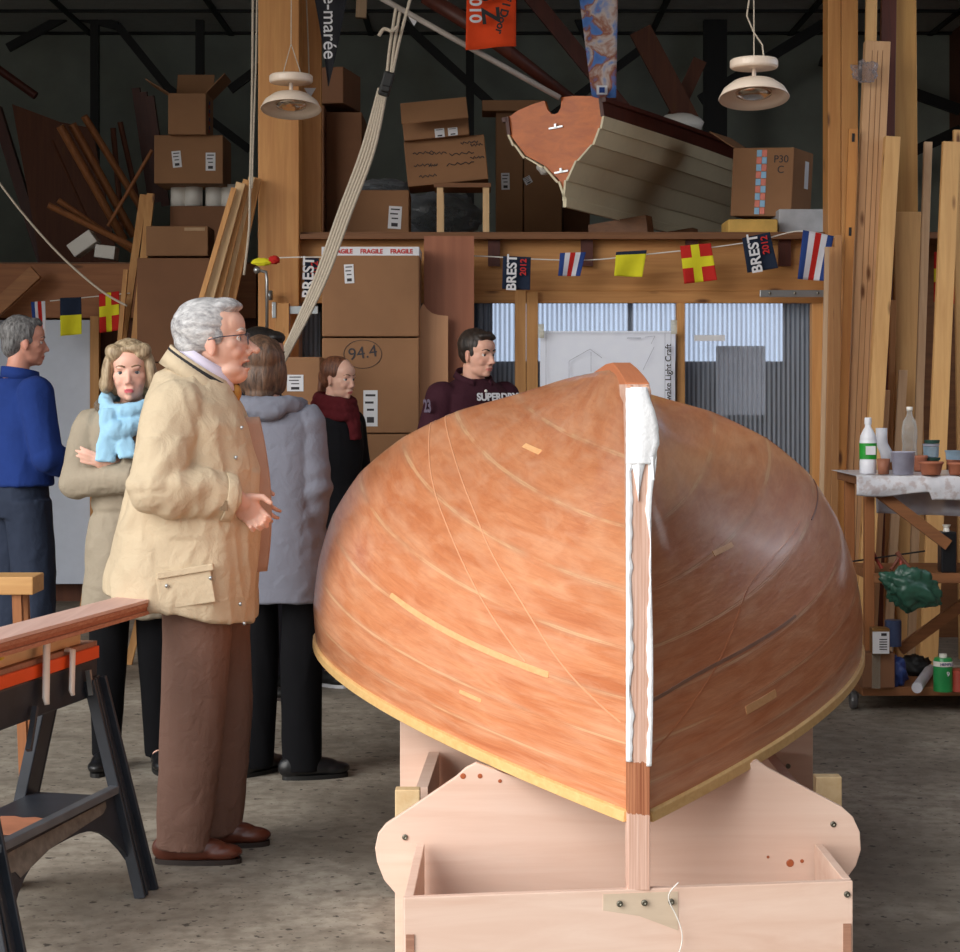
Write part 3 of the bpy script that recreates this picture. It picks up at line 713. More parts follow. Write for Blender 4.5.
# stack at the partition
Z1 = EYE-(336-388)/190
def zz(py, S): return EYE-(py-388)/S
G = 'large cartons stacked at the partition'
r, a, R, w, h = carton(322, 419, 247, 336.5, 190, .42, 'topmost of the big stacked cartons, with red FRAGILE tape round its top', labels=((.28, .70, .05, .1, .05),), group=G)
part('fragile_tape', obox(MB(), a, R, (-.002, -.002, h-.045), (w+.002, .0, h+.001)), M_paper, r, label='white tape printed in red')
part('fragile_tape', obox(MB(), a, R, (w, -.002, h-.045), (w+.002, .42, h+.001)), M_paper, r, label='white tape round the side')
for k in range(3): lettering('FRAGILE', r, a+R @ V(w*(.2+.31*k), -.004, h-.024), (1, 0, 0), (0, 0, 1), .032, plain('red_print', (196, 36, 34), .6), bold=.001)
r, a, R, w, h = carton(322, 419, 338, 433, 190, .42, 'second big carton of the stack, a handwritten number circled on it', labels=((.5, .26, .075, .19, .0),), group=G)
lettering('94.4', r, a+R @ V(w*.42, -.002, h*.84), (1, 0, .15), (-.15, 0, 1), .09, M_ink)
mb = MB().tube([a+R @ V(w*.42+.10*math.cos(q*PI/12), -.002, h*.83+.075*math.sin(q*PI/12)) for q in range(25)], .0015, 5); part('pen_circle', mb, M_ink, r)
carton(323, 420, 434, 525, 190, .42, 'third big carton down, behind the woman in black', group=G)
carton(323, 420, 526, 388+1.45*190, 190, .42, 'lowest big carton of the stack, standing on the floor', group=G, z0=0.0)
r, a, R, w, h = carton(275, 320, 357, 450, 194, .36, 'smaller carton with a white label left of the big carton stack', labels=((.45, .72, .085, .085, 0),))
carton(275, 320, 451, 560, 194, .36, 'plain carton under the small labelled one'); carton(275, 320, 561, 388+1.45*194, 194, .36, 'bottom small carton on the floor behind the grey coat', z0=0)
mb = MB(); lim_px(mb, 424, 474, 236, 388+1.45*186, 186, .015); single('plywood_sheet', mb, M_okuv, 'tall reddish plywood panel leaning beside the carton stack', 'panel')
out = [(416, 388+1.45*187.5), (416, 318), (419, 312), (423, 303), (427, 309), (432, 313), (438, 315), (448, 316), (448, 388+1.45*187.5)]
mb = MB().prism([((x-480)/187.5, EYE-(y-388)/187.5) for x, y in out][::-1], (0, F/187.5, 0), (1, 0, 0), (0, 0, 1), -.012); single('plywood_offcut', mb, M_okup, 'paler plywood offcut with a curved top in front of the reddish panel', 'panel')

# left bay cartons on the floor and above
S_ = 158
G = 'cartons stacked in the left bay'
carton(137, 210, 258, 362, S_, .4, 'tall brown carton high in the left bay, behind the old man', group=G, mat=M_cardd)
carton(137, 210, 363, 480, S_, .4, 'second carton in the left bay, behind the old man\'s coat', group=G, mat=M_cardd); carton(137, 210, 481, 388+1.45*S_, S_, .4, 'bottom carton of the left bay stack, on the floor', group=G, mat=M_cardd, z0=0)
LB = zz(262, 148)
r, a, R, w, h = carton(146, 208, 226, 256, 157, .3, 'low carton with raised creased flap on top of the left bay stack', mat=M_card, tape=False)
part('packing_tape', obox(MB(), a, R, (w*.62, -.003, h-.03), (w*.95, 0, h-.01)), plain('tape_tan', (176, 140, 100), .3), r)
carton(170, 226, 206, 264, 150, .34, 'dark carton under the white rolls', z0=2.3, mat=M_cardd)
for k, x in enumerate((177, 192, 212, 228)):
    c = W(x, 205.5, 148); mb = MB().lathe([(0, 0), (.055, 0), (.06, .006), (.06, .145), (.055, .151), (.02, .151), (.018, .12), (0, .12)], c+V(0, .06+(.02 if k == 1 else .05), 0), 24)
    if k == 3: mb2 = None
    single('paper_roll', mb, M_white, ['leftmost white roll under the labelled loft carton', 'second white roll from the left, slightly forward', 'third white roll, in shadow', 'rightmost white roll with the blue mark beside it'][k], 'roll', 'white rolls between two cartons', sm=True)
YW = -.32
r, a, R, w, h = carton(154, 223, 135, 183.5, 150, .42, 'closed carton with two white labels on the white rolls', yaw=0, labels=((.33, .5, .06, .11, .1), (.82, .45, .065, .12, 0)))
carton_top = a.z+h
r, a, R, w, h = carton(168, 206, 93, 134.5, 151, .34, 'open carton with flaps up, highest in the left loft', flaps='lrb', tape=False)
for k in range(8):
    mb = obox(MB(), a, R, (w, .12+(k % 2)*.03, h*(.1+k*.1)), (w+.002, .15+(k % 2)*.03, h*(.18+k*.1)), 0); part('printed_square', mb, M_flagb if k % 2 else M_flagr, r)
# loft centre
S_ = 172; LF = LZ+.035
def lcart(x0, x1, y0, y1, S, dep, lab, **k): return carton(x0, x1, y0, y1, S, dep, lab, **k)
lcart(345, 409, 190, 236, 174, .35, 'carton with a white label standing behind the ropes on the loft edge', labels=((.78, .42, .075, .13, -.06),), z0=LF)
mb = MB()
def blob(c, r, sd, seg=26, rr=18, amp=.25, fr=3):
    m = MB().ell((0, 0, 0), (1, 1, 1), None, seg, rr); out_ = []
    for p in m.v:
        q = 1+amp*noise.noise(p*fr+V(sd, 0, 0))+amp*.5*noise.noise(p*fr*3+V(sd, 5, 0)); out_.append(V(c[0]+p.x*r[0]*q, c[1]+p.y*r[1]*q, max(c[2]-r[2], c[2]+p.z*r[2]*q)))
    m.v = out_; return m
M_film = glassy('clear_film', (150, 156, 164), .35, .3)
single('plastic_wrap', blob(W(382, 186, 170)+V(0, .1, 0), (.17, .1, .05), 2, amp=.4), M_film, 'crumpled clear plastic wrap on top of the carton behind the ropes', 'plastic wrap', sm=True)
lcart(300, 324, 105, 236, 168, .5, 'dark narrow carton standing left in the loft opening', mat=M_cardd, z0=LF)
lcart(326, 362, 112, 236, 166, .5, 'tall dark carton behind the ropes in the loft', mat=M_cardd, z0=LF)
c, a, R, w, h = lcart(296, 344, 68, 104.5, 166, .4, 'carton lying across the tall dark ones, at the left of the loft', mat=M_cardd, yaw=-.2)
c, a, R, w, h = lcart(408, 489, 142, 187, 174, .38, 'carton full of handwriting on the little wooden stand', yaw=.0, tilt=.1, tape=False)
Mm = M_ink
for k, (u, v, l) in enumerate(((.1, .72, .12), (.3, .68, .1), (.55, .62, .14), (.1, .45, .1), (.28, .42, .05), (.5, .4, .16), (.15, .2, .1), (.8, .5, .08), (.82, .78, .07), (.7, .85, .1))):
    mb = MB().tube([a+R @ V(w*u+l*q/10, -.002, h*v+.008*math.sin(q*2.3+k)) for q in range(11)], .0028, 5); part('pen_scribble', mb, Mm, c)
top = a+R @ V(0, 0, h)
c2, a2, R2, w2, h2 = carton(404, 470, 104, 141, 175, .34, 'open carton with a long drooping flap, on the scribbled carton', yaw=0, tilt=.1, flaps='f', tape=False)
label_on(c2, a2+R2 @ V(w2*.55, -.002, h2*.12), R2 @ V(1, 0, 0), R2 @ V(0, 0, 1), .055, .05, 1); label_on(c2, a2+R2 @ V(w2*.75, -.002, h2*.12), R2 @ V(1, 0, 0), R2 @ V(0, 0, 1), .055, .045, 1)
st = root('wooden_stand', W(464, 236, 176), 'small open wooden stand under the scribbled carton', 'stand')
for x in (440, 486):
    for dy in (0, .26):
        mb = MB(); p = W(x, 236, 177)+V(0, dy, 0); mb.lim((p.x-.018, p.y, LF), (p.x+.018, p.y+.035, W(x, 183, 177).z)); part('leg', mb, M_pale, st)
mb = MB(); p0 = W(434, 183, 177); p1 = W(491, 183, 177); mb.lim((p0.x, p0.y-.01, p0.z-.025), (p1.x, p0.y+.3, p0.z)); part('top', mb, M_brw, st)
lcart(496, 523, 112, 236, 152, .4, 'tall narrow loft carton with an address label, behind the stored boat', labels=((.35, .52, .055, .11, .02),), z0=LF)
lcart(524, 562, 118, 236, 152, .4, 'tall loft carton with a small tilted label left of the white hull', labels=((.1, .55, .05, .05, .5),), mat=M_card, z0=LF)
lcart(482, 545, 100, 111, 153, .3, 'flat carton lying on the two tall loft cartons')
lcart(563, 590, 130, 236, 148, .4, 'dark carton hidden under the stored boat', mat=M_cardd, z0=LF)
single('plastic_wrap', blob(W(440, 214, 166)+V(0, .25, 0), (.26, .12, .14), 7, amp=.4), M_film, 'dark crumpled plastic under the wooden stand', 'plastic wrap', sm=True)
# loft right
c, a, R, w, h = carton(730, 786, 148, 216, 172, .34, 'open carton with red and blue printed tape, at the right of the loft', yaw=-.50, tape=False, flaps='l', tilt=-.05)
for k in range(9):
    for q in range(2):
        mb = obox(MB(), a, R, (w*.40+q*.032, -.003, h*.03+k*h*.105), (w*.40+q*.032+.03, 0, h*.03+(k+.9)*h*.105)); part('printed_square', mb, plain('tape_orange', (206, 92, 64), .4) if (k+q) % 2 else plain('tape_blue', (112, 166, 206), .4), c)
lettering('P30\nC', c, a+R @ V(w*.8, -.003, h*.75), R @ V(1, 0, 0), R @ V(0, 0, 1), .06, M_ink)
part('shipping_label', obox(MB(), a, R, (w, .2, h*.45), (w+.003, .26, h*.85)), M_paper, c)
carton(779, 828, 209, 226, 176, .3, 'flat grey-white printed box lying on the loft edge by the right post', mat=plain('grey_box', (176, 178, 184), .6), tape=False, name='flat_box', z0=LF)
board_px('foam_block', 728, 778, 219, 233, 178, .3, plain('yellow_foam', (214, 172, 92), .8), 'yellow foam block under the taped carton', 'block', bevel=.01)
single('white_cushion', blob(W(682, 122, 157)+V(0, .1, 0), (.15, .09, .07), 11, amp=.12, fr=1.5), M_white, 'white pillow-like bag lying in the stored boat', 'bag', sm=True)
single('white_bag', blob(W(545, 168, 172)+V(0, -.1, 0), (.05, .06, .05), 13, amp=.2, fr=2), M_white, 'small white bundle tucked left of the white hull', 'bag', sm=True)

# ------------------------------------------------------------------ stored boat in the loft
sb_o = W(565, 200, 184); sb_yaw = -.40
sb = root('stored_dinghy', sb_o, 'cream clinker dinghy with varnished transom stored upright in the loft', 'boat')
Rb = Matrix.Rotation(sb_yaw, 3, 'Z') @ Matrix.Rotation(-.13, 3, 'Y')
tr = [(0, 0), (.025, .105), (.10, .20), (.20, .27), (.255, .35), (.285, .41)]   # half transom outline, x,z
def sp(s, x, z, sx=1):
    g = 1+.16*(1-(1-min(s/2, 1))**1.6); zz_ = z if z else 0
    return sb_o+Rb @ V(x*g*sx, s, z*(1+.03*s)-.0*s)
mb = MB(); Ls = [-.012, .0, .4, .8, 1.2, 1.6, 2.0, 2.4, 2.8, 3.3]
cream = plain('cream_paint', (222, 208, 172), .4, var=.03)
for sx in (-1, 1):
    for k in range(5):                                    # each strake laps the one below
        m = MB(); (xa, za), (xb, zb) = tr[k], tr[k+1]
        rows = []
        for s in Ls:
            d = .012; p, q = sp(s, xa+(.008 if k else 0), za-.006, sx), sp(s, xb, zb, sx)
            rows.append([p, q, q+Rb @ V(-sx*d, 0, 0), p+Rb @ V(-sx*d, 0, .004)])
        m.loft(rows, True); part('strake', m, cream, sb)
    m = MB(); rows = []
    for s in Ls: 
        p, q = sp(s, .285, .41, sx), sp(s, .285, .51, sx); d = Rb @ V(-sx*.02, 0, 0); rows.append([p, q, q+d, p+d])
    m.loft(rows, True); part('sheer_strake', m, M_okuv if 0 else M_darkw, sb, label='dark varnished top strake')
    m = MB(); rows = []
    for s in Ls:
        q = sp(s, .285, .51, sx); rows.append([q+Rb @ V(sx*.02, 0, 0), q+Rb @ V(sx*.02, 0, -.025), q+Rb @ V(-sx*.01, 0, -.025), q+Rb @ V(-sx*.01, 0, .0)])
    m.loft(rows, True); part('gunwale', m, M_darkw, sb)
half = [(0, .03), (.025, .11), (.10, .20), (.20, .272), (.25, .352), (.282, .41), (.285, .50), (.22, .53), (.12, .55), (.05, .555), (.04, .50), (.02, .475), (0, .47)]
out = half+[(-x, z) for x, z in half[::-1][1:-1]]
out = [(x*.975, .012+z*.985) for x, z in out]
mb = MB().prism(out[::-1], sb_o+Rb @ V(0, .006, 0), Rb @ V(1, 0, 0), Rb @ V(0, 0, 1), -.03)
part('transom', mb, wood('varnished_transom', (226, 122, 46), (188, 90, 30), 'x', .5, scale=.7, knots=False, coat=.1), sb, label='varnished orange-brown transom with a sculling notch')
for zc in (.40, .155):
    m = MB().box(sb_o+Rb @ V(0, -.002, zc), (.08, .012, .010), Rb).box(sb_o+Rb @ V(0, -.006, zc+.009), (.012, .014, .022), Rb); part('rudder_fitting', m, M_steel, sb)
m = MB().beam(sp(-.01, 0, -.015), sp(3.3, 0, -.0)-V(0, 0, .01), .02, .05, (0, 0, 1)); part('keel', m, cream, sb)
for k, s in enumerate((.95, 1.9)):
    p = sp(s, 0, 0); zt = p.z-.035
    mb = MB().box(V(p.x, p.y, (LF+zt)/2), (.36, .12, zt-LF), Rb); single('support_block', mb, M_brw, ['timber block carrying the stored dinghy near its stern', 'timber block farther back under the stored dinghy'][k], 'block')

# ------------------------------------------------------------------ left loft clutter
def pole(a, b, S0, S1, r, mat, label, name='wooden_pole', cat='pole', group=None, sq=False):
    A_, B_ = W(*a, S0), W(*b, S1)
    mb = MB().beam(A_, B_, r*2, r*2) if sq else MB().tube([A_, A_.lerp(B_, .5), B_], r, 10)
    return single(name, mb, mat, label, cat, group)
M_pole = wood('old_oar_wood', (170, 108, 62), (130, 78, 44), 'z', .6, knots=False)
G = 'poles leaning in the left loft'
for k, (a, b, S0, S1, r) in enumerate((((60, 126), (124, 240), 143, 140, .03), ((72, 124), (134, 236), 142, 139, .03), ((84, 116), (140, 206), 141, 138, .026),
        ((113, 128), (122, 230), 138, 137, .02), ((120, 122), (140, 212), 137, 136, .02), ((152, 150), (108, 226), 144, 143, .013), ((48, 205), (136, 248), 146, 144, .022), ((58, 200), (137, 254), 145, 143, .02), ((52, 140), (88, 220), 141, 138, .009))):
    pole(a, b, S0, S1, r, M_pole if k not in (3, 4, 8) else M_brownold, ['leftmost thick pole leaning right in the left loft', 'second thick pole leaning right in the left loft', 'highest leaning pole in the left loft', 'dark upright batten behind the leaning poles', 'dark batten slightly right of the other dark one', 'thin light pole leaning left across the others', 'lower of two near-level poles above the white boxes', 'upper of two near-level poles above the white boxes', 'thin dark rod at the left of the leaning poles'][k], group=G)
mb = MB().prism([(W(x, y, 135).x, W(x, y, 135).z) for x, y in ((12, 104), (60, 122), (92, 128), (118, 262), (40, 262))][::-1], (0, F/135, 0), (1, 0, 0), (0, 0, 1), -.03); single('old_panel', mb, M_brownold, 'big dark reddish panel leaning behind the poles in the left loft', 'panel')
for k, (x, y) in enumerate(((136, 88), (143, 92), (150, 96))): pole((x, y), (x+16, y+110), 132+(x-143)*.3, 131+(x-143)*.3, .03, M_darkw, ['leftmost dark red board left of the open loft carton', 'middle dark red board left of the open loft carton', 'dark red board touching the open loft carton'][k], 'dark_board', 'board', 'dark red boards in the left loft', True)
pole((-6, 66), (36, 96), 134, 134, .03, M_darkw, 'dark red curved spar end at the far left', 'dark_spar'); pole((-4, 108), (44, 262), 133, 133, .04, M_darkw, 'dark red board at the far left of the loft', 'dark_board', 'board', None, True)
mb = MB().box(W(81, 243, 146)+V(0, .1, 0), (.19, .16, .1), Matrix.Rotation(-.62, 3, 'Y')); single('white_box', mb, M_white, 'white polystyrene box tipped on its corner in the left loft', 'box', bevel=.006)
mb = MB().box(W(104, 250, 146)+V(0, .1, -.01), (.14, .16, .09), Matrix.Rotation(.12, 3, 'Y')); single('white_box', mb, M_white, 'white polystyrene box lying flat beside the tipped one', 'box', bevel=.006)
# lath bundle between the old man's head and the post
G = 'pale boards leaning left of the loft post'
for k, (xt, yt, xb, w_) in enumerate(((234, 188, 200, .028), (241, 183, 208, .05), (247, 180, 217, .04), (252, 177, 224, .035), (257, 178, 231, .05))):
    S0 = 186-k*.8; A_ = W(xt, yt, S0); dx = (xb-xt)/120; B_ = V(A_.x+dx*2.62*.62*1.0-.0, A_.y-.55, .0)
    k2 = (A_.z)/((300-yt)/S0); B_ = V(A_.x+(xb-xt)/S0*k2*.9, A_.y-.35, 0)
    single('pale_board', MB().beam(B_, A_, w_, .02), M_pale if k % 2 else M_pine, ['shortest leftmost board of the pale bundle', 'second pale board from the left', 'middle board of the pale bundle', 'fourth pale board from the left', 'rightmost pale board touching the post'][k]+' left of the loft post', 'board', G, bevel=.002)
for k, (xt, yt, xb, w_) in enumerate(((144, 195, 131, .05), (151, 194, 142, .05), (126, 270, 122, .03))):
    S0 = 150+k*1.6; A_ = W(xt, yt, S0); k2 = A_.z/((300-yt)/S0)*(.92 if k < 2 else .35); B_ = V(A_.x+(xb-xt)/S0*k2, A_.y-.45, 0)
    single('orange_board', MB().beam(B_, A_, w_, .03), M_pine, ['orange pine board leaning left of the brown cartons, left one', 'orange pine board leaning right against the brown cartons', 'short thin board beside the red and yellow flag'][k], 'board', 'orange boards leaning in the left bay')

# ------------------------------------------------------------------ planks leaning right
G = 'planks leaning against the right wall of the workshop'
PL = [  # x bottom(at y480), x top, y top, width px, S, mat, thick
 (828, 827, 247, 4.5, 198, 'g', .02, 'short grey lath right of the striped flag'), (834, 832, 247, 6, 196, 'p', .02, 'short brown lath next to the grey one'),
 (841, 838, 235, 7, 194, 'p', .02, 'short yellow lath by the end of the bunting'), (847, 853, 129, 9, 192.5, 'o', .03, 'orange batten with two dark slots'),
 (863, 877, 42, 25, 191, 'l', .06, 'wide triple-grooved plank with a plastic scrap near its top'), (878, 892, 137, 15, 193, 'y', .06, 'square pale plank in front of the wide board'),
 (869, 872, -40, 11, 186.5, 'y', .03, 'tall narrow board rising out of view left of the dark red one'), (888, 889, -40, 15, 185.4, 'd', .04, 'dark red upright timber behind the pale planks'),
 (912, 902, -40, 27, 184, 'w', .03, 'widest yellowish plank, out of view at its top'), (917, 908, 212, 28, 185.2, 'y', .03, 'shorter wide board in front of the widest plank'),
 (924, 928, 142, 8, 188, 'g', .03, 'narrow plank left of the rightmost one'), (944, 951, 142, 17, 191, 'y', .04, 'rightmost pale plank, flat topped, at the picture edge'),
 (897, 893, 300, 6, 189, 'p', .02, 'short brown lath behind the square pale plank'), (905, 903, 370, 9, 190, 'g', .02, 'short pale lath behind the clear bottle'), (889, 886, 390, 8, 191, 'l', .02, 'short pale lath behind the pipe elbow'),
 (972, 960, 130, 14, 186, 'y', .03, 'plank leaning in from the right edge')]
mats = {'g': M_grayw, 'p': wood('tan_lath', (190, 138, 88), (160, 108, 64), 'z', .65), 'o': wood('orange_batten', (206, 142, 74), (180, 112, 54), 'z', .6), 'l': wood('beige_plank', (216, 172, 128), (190, 142, 98), 'z', .6), 'y': M_pine if 0 else wood('yellow_plank', (222, 176, 116), (196, 146, 90), 'z', .6), 'd': M_darkw, 'w': wood('wide_plank', (200, 152, 84), (176, 122, 62), 'z', .55)}
for (xb, xt, yt, wpx, S0, mk, th, lab) in PL:
    A_ = W(xt, yt, S0); xbw = (xb-480)/(S0*1.02); zb = zz(480, S0); f = A_.z/(A_.z-zb); B_ = V(A_.x+(xbw-A_.x)*f, A_.y-.05*min(f, 1.4)*(A_.z-zb)/2.5, 0)
    r = root('leaning_plank', B_, lab, 'plank', G)
    part('plank', MB().beam(B_, A_, wpx/S0, th), mats[mk], r, bevel=.003)
    d = (A_-B_).normalized()
    if mk == 'o':
        for yy in (138, 232):
            p = A_.lerp(B_, (yy-yt)/((480-yt)*f)); part('slot', MB().beam(p-d*.022-V(0, th/2+.001, 0), p+d*.022-V(0, th/2+.001, 0), .014, .004), M_black, r)
    if xt == 877:
        for q in (-.028, .0, .026): part('groove', MB().beam(B_+V(q, -th/2-.0005, 0)+d*.3, A_+V(q, -th/2-.0005, 0)-d*.05, .002, .003), M_brw, r)
single('plastic_scrap', blob(W(865, 72, 193), (.06, .02, .055), 21, amp=.6, fr=2.2), glassy('crinkled_plastic', (200, 190, 190), .12, .15), 'crumpled clear plastic scrap stuck on the wide plank', 'plastic', sm=True)

# ------------------------------------------------------------------ ropes, spars, banners
def rope(pts, r, label, name='rope', mat=None, S=None, group=None):
    P = [W(*p) if len(p) == 3 and S is None else W(p[0], p[1], S) for p in pts]
    fine = []
    for i in range(len(P)-1):
        for k in range(6):
            f = k/6; p0 = P[max(i-1, 0)]; p1 = P[i]; p2 = P[i+1]; p3 = P[min(i+2, len(P)-1)]
            fine.append(.5*((2*p1)+(-p0+p2)*f+(2*p0-5*p1+4*p2-p3)*f*f+(-p0+3*p1-3*p2+p3)*f**3))
    fine.append(P[-1]); return single(name, MB().tube(fine, r, 7), mat or M_rope, label, 'rope', group, sm=True)
G = 'halyard ropes running down from the pulley'
for k, o in enumerate((-6, -3, 0, 3, 6)):
    rope([(383+o*.6, 88, 207), (368+o, 150, 206), (345+o, 212, 205), (318+o*.9, 285, 205), (283+o*.5, 358, 204), (250+o*.3, 420, 200)], .009, ['leftmost', 'second from left', 'middle', 'fourth from left', 'rightmost'][k]+' strand of the rope bundle below the black pulley', group=G)
for k, (a, b) in enumerate((((396, 8), (386, 84)), ((400, 12), (390, 84)), ((411, -4), (391, 80)))):
    rope([(a[0], a[1], 207), ((a[0]+b[0])/2-1, (a[1]+b[1])/2, 207), (b[0], b[1], 207)], .008, ['left', 'middle', 'right'][k]+' rope above the black pulley', group='ropes rising above the pulley')
rope([(379, 36), (384, 29), (392, 31), (398, 26)], .009, 'short frayed rope end knotted above the pulley', 'rope_end', S=208)
pl = root('pulley_block', W(386, 86, 208), 'small black pulley block where the ropes gather', 'pulley')
part('cheek', MB().beam(W(383, 96, 209), W(390, 72, 209), .055, .035), M_black, pl, bevel=.01); part('sheave', MB().beam(W(381, 88, 209.5), W(390, 90, 209.5), .03, .05), M_black, pl, bevel=.006)
rope([(253, -10), (252, 100), (250, 190), (249, 230), (244, 275)], .007, 'thin hanging cord along the left edge of the loft post', 'rope', S=186)
rope([(257, -10), (256, 60), (254, 120), (252, 188)], .005, 'second thin cord beside the loft post', 'rope', S=187)
rope([(306, -10), (308, 40), (309, 74)], .004, 'very thin cord hanging right of the left lamp', 'rope', S=180)
rope([(-10, 170), (20, 210), (60, 255), (100, 290), (127, 306)], .007, 'slack pale rope curving down across the upper left', 'slack_rope', S=170)
single('spar', MB().tube([W(374, -6, 185), W(560, 98, 184)], .016, 10), plain('grey_spar', (168, 158, 150), .5), 'thin pale grey spar running diagonally down to the stored dinghy', 'spar', sm=True)
single('spar', MB().tube([W(425, -4, 176), W(480, 30, 176), W(575, 102, 176)], [.045, .045, .03], 12), M_darkw, 'thick dark red spar behind the grey one', 'spar', sm=True)
single('roof_board', MB().beam(W(530, -5, 150), W(640, 130, 150), .1, .04), M_darkw, 'dark diagonal board crossing behind the striped sail banner', 'board'); single('roof_board', MB().beam(W(640, 30, 140), W(690, 125, 140), .16, .04), M_brownold, 'brown board leaning behind the stored dinghy', 'board'); single('roof_board', MB().beam(W(700, 60, 139), W(670, 125, 139), .1, .04), M_brownold, 'narrow brown board leaning the other way behind the dinghy', 'board')
# orange banner
r = root('orange_banner', W(492, 50, 186), 'orange banner with black writing hanging from the roof', 'banner')
mb = MB().grid(lambda u, v: W(467+(49)*u-1.5*(1-v)*(1-u), 50-4*u-70*v, 186)+V(0, .015*math.sin(u*7), 0), 16, 8); part('cloth', mb, cloth('orange_cloth', (226, 74, 30)), r, solid=.002, sm=True)
lettering('2010', r, W(475, 6, 187), (0, 0, -1), (1, 0, 0), .09, M_paper, bold=.002); lettering('8 Z', r, W(489, 6, 187.3), (.1, 0, -1), (1, 0, .1), .13, M_black, bold=.004); lettering('Half I Door', r, W(505, 8, 187.5), (-.25, 0, -1), (1, 0, -.25), .06, M_black, bold=.002)
# sail banner: blue with brown, cream and red patches
def sailmat():
    t = NT('printed_sail'); v = t.coord((1, 1, 1), rnd=False); a = t.noise(v, 7, 4, .5, .5)
    c = t.ramp(a, [(.3, lin((70, 110, 180))), (.42, lin((84, 128, 196))), (.47, lin((150, 88, 62))), (.54, lin((196, 180, 172))), (.62, lin((96, 134, 196))), (.72, lin((170, 70, 56)))])
    t.link(c, t.b.inputs['Base Color']); t.b.inputs['Roughness'].default_value = .8; return t.m
r = root('sail_banner', W(600, 98, 180), 'narrow blue printed banner tapering down above the stored dinghy', 'banner')
mb = MB().grid(lambda u, v: W((592-14*v)+(24+16*v)*u, 98-110*v, 180)+V(0, .01*math.sin(u*6), 0), 10, 20); part('cloth', mb, sailmat(), r, solid=.002, sm=True)
part('logo_patch', MB().box(W(602, 90, 181), (.06, .004, .05)), M_paper, r, bevel=.001, label='white square mark at the tip'); part('logo_mark', MB().box(W(602, 90, 181.4), (.03, .004, .03)), M_flagb, r)
r = root('pennant', W(329, 85, 182), 'black triangular pennant with white italic writing beside the left lamp', 'pennant')
mb = MB().grid(lambda u, v: W(328+(-11-4*v)*(1-v*.0)*v+ (1+34*v)*u-0*v, 86-95*v, 182)+V(0, .008*math.sin(u*5), 0), 8, 16); part('cloth', mb, plain('black_cloth', (26, 26, 34), .8), r, solid=.002)
lettering('e-mar\u00e9e', r, W(329.5, 27, 183.2), (0, 0, -1), (1, 0, 0), .105, M_paper, bold=.0005)
# small white pennants
for k, (x, y, S) in enumerate(((310, 92, 178), (414, 20, 180))):
    single('small_pennant', MB().add([W(x-6, y-4, S), W(x+6, y-4, S), W(x, y+6, S), W(x-6, y-4, S)+V(0, .002, 0), W(x+6, y-4, S)+V(0, .002, 0), W(x, y+6, S)+V(0, .002, 0)], [(0, 1, 2), (5, 4, 3), (0, 3, 4, 1), (1, 4, 5, 2), (2, 5, 3, 0)]), M_paper, ['small pale triangular pennant behind the left lamp', 'small pale triangular pennant beside the rope top'][k], 'pennant')
single('roof_bracket', MB().beam(W(362, -4, 150), W(361, 18, 150), .07, .05), M_grayw, 'short pale block hanging from the roof left of the ropes', 'block')

# ------------------------------------------------------------------ bunting
def bunt(pts, S, label):
    return rope([(x, y, S) for x, y in pts], .0035, label, 'bunting_line', M_white)
bunt([(430, 258), (475, 256), (530, 259), (590, 260), (650, 254), (715, 247), (760, 240), (800, 231), (838, 238)], 184, 'white bunting line strung under the loft in front of the beam')
bunt([(255, 263), (275, 258), (330, 257)], 184.5, 'short white bunting line between the loft post and the cartons'); bunt([(50, 301), (90, 297), (130, 293)], 152, 'bunting line in the far left bay')
def flag(cols, quad, S, label, kind='v', txt=None, fold=0):
    (x0, y0), (x1, y1), (x2, y2), (x3, y3) = quad       # top left, top right, bottom right, bottom left
    r = root('signal_flag', W((x2+x3)/2, (y2+y3)/2, S), label, 'flag', None)
    def fn(u, v):
        x = (x0*(1-u)+x1*u)*(1-v)+(x3*(1-u)+x2*u)*v; y = (y0*(1-u)+y1*u)*(1-v)+(y3*(1-u)+y2*u)*v
        return W(x, y, S)+V(0, -.012*math.sin(u*5+v*2)*(.3+v), 0)
    n = 15
    if kind == 'v': mi = lambda u, v: min(int(u*len(cols)), len(cols)-1)
    elif kind == 'top': mi = lambda u, v: 0 if v < .14 else 1
    elif kind == 'half': mi = lambda u, v: 0 if v < .5 else 1
    elif kind == 'cross': mi = lambda u, v: 1 if .36 < u < .62 or .34 < v < .62 else 0
    else: mi = lambda u, v: 0
    part('cloth', MB().grid(fn, n, n, mi), cols, r, solid=.0015, sm=True, fix=False)
    if txt:
        q = fn(.34, .5); d = (fn(.35, .1)-fn(.35, .9)).normalized(); sd = V(d.z, 0, -d.x)
        lettering('BREST', r, q-V(0, .018, 0), d, -sd if 0 else V(-d.z, 0, d.x)*-1 if 0 else V(-d.z, 0, d.x), .078*txt, M_paper, bold=.002)
        lettering('2012', r, fn(.74, .32)-V(0, .018, 0), d, V(-d.z, 0, d.x), .05*txt, plain('red_print', (196, 36, 34), .6), bold=.001)
b, w_, rr_, y_, nv = M_flagb, M_flagw, M_flagr, M_flagy, M_navy
flag([nv], ((503, 256), (531, 257), (530, 290), (502, 289)), 185, 'dark BREST 2012 flag nearest to the reddish plywood panel', 'p', .92)
flag([b, w_, rr_, w_, b], ((560, 253), (586, 252), (580, 276), (558, 276)), 185, 'small crumpled striped flag, left of the yellow one', 'v')
flag([nv, y_], ((616, 252), (647, 250), (642, 277), (614, 276)), 185, 'yellow flag with a thin dark top band', 'top')
flag([rr_, y_], ((680, 246), (711, 243), (717, 280), (684, 284)), 185, 'red flag with a yellow cross on the loft beam', 'cross')
flag([nv], ((742, 238), (770, 232), (778, 268), (747, 273)), 185, 'tilted dark BREST flag left of the large striped flag', 'p', 1.0)
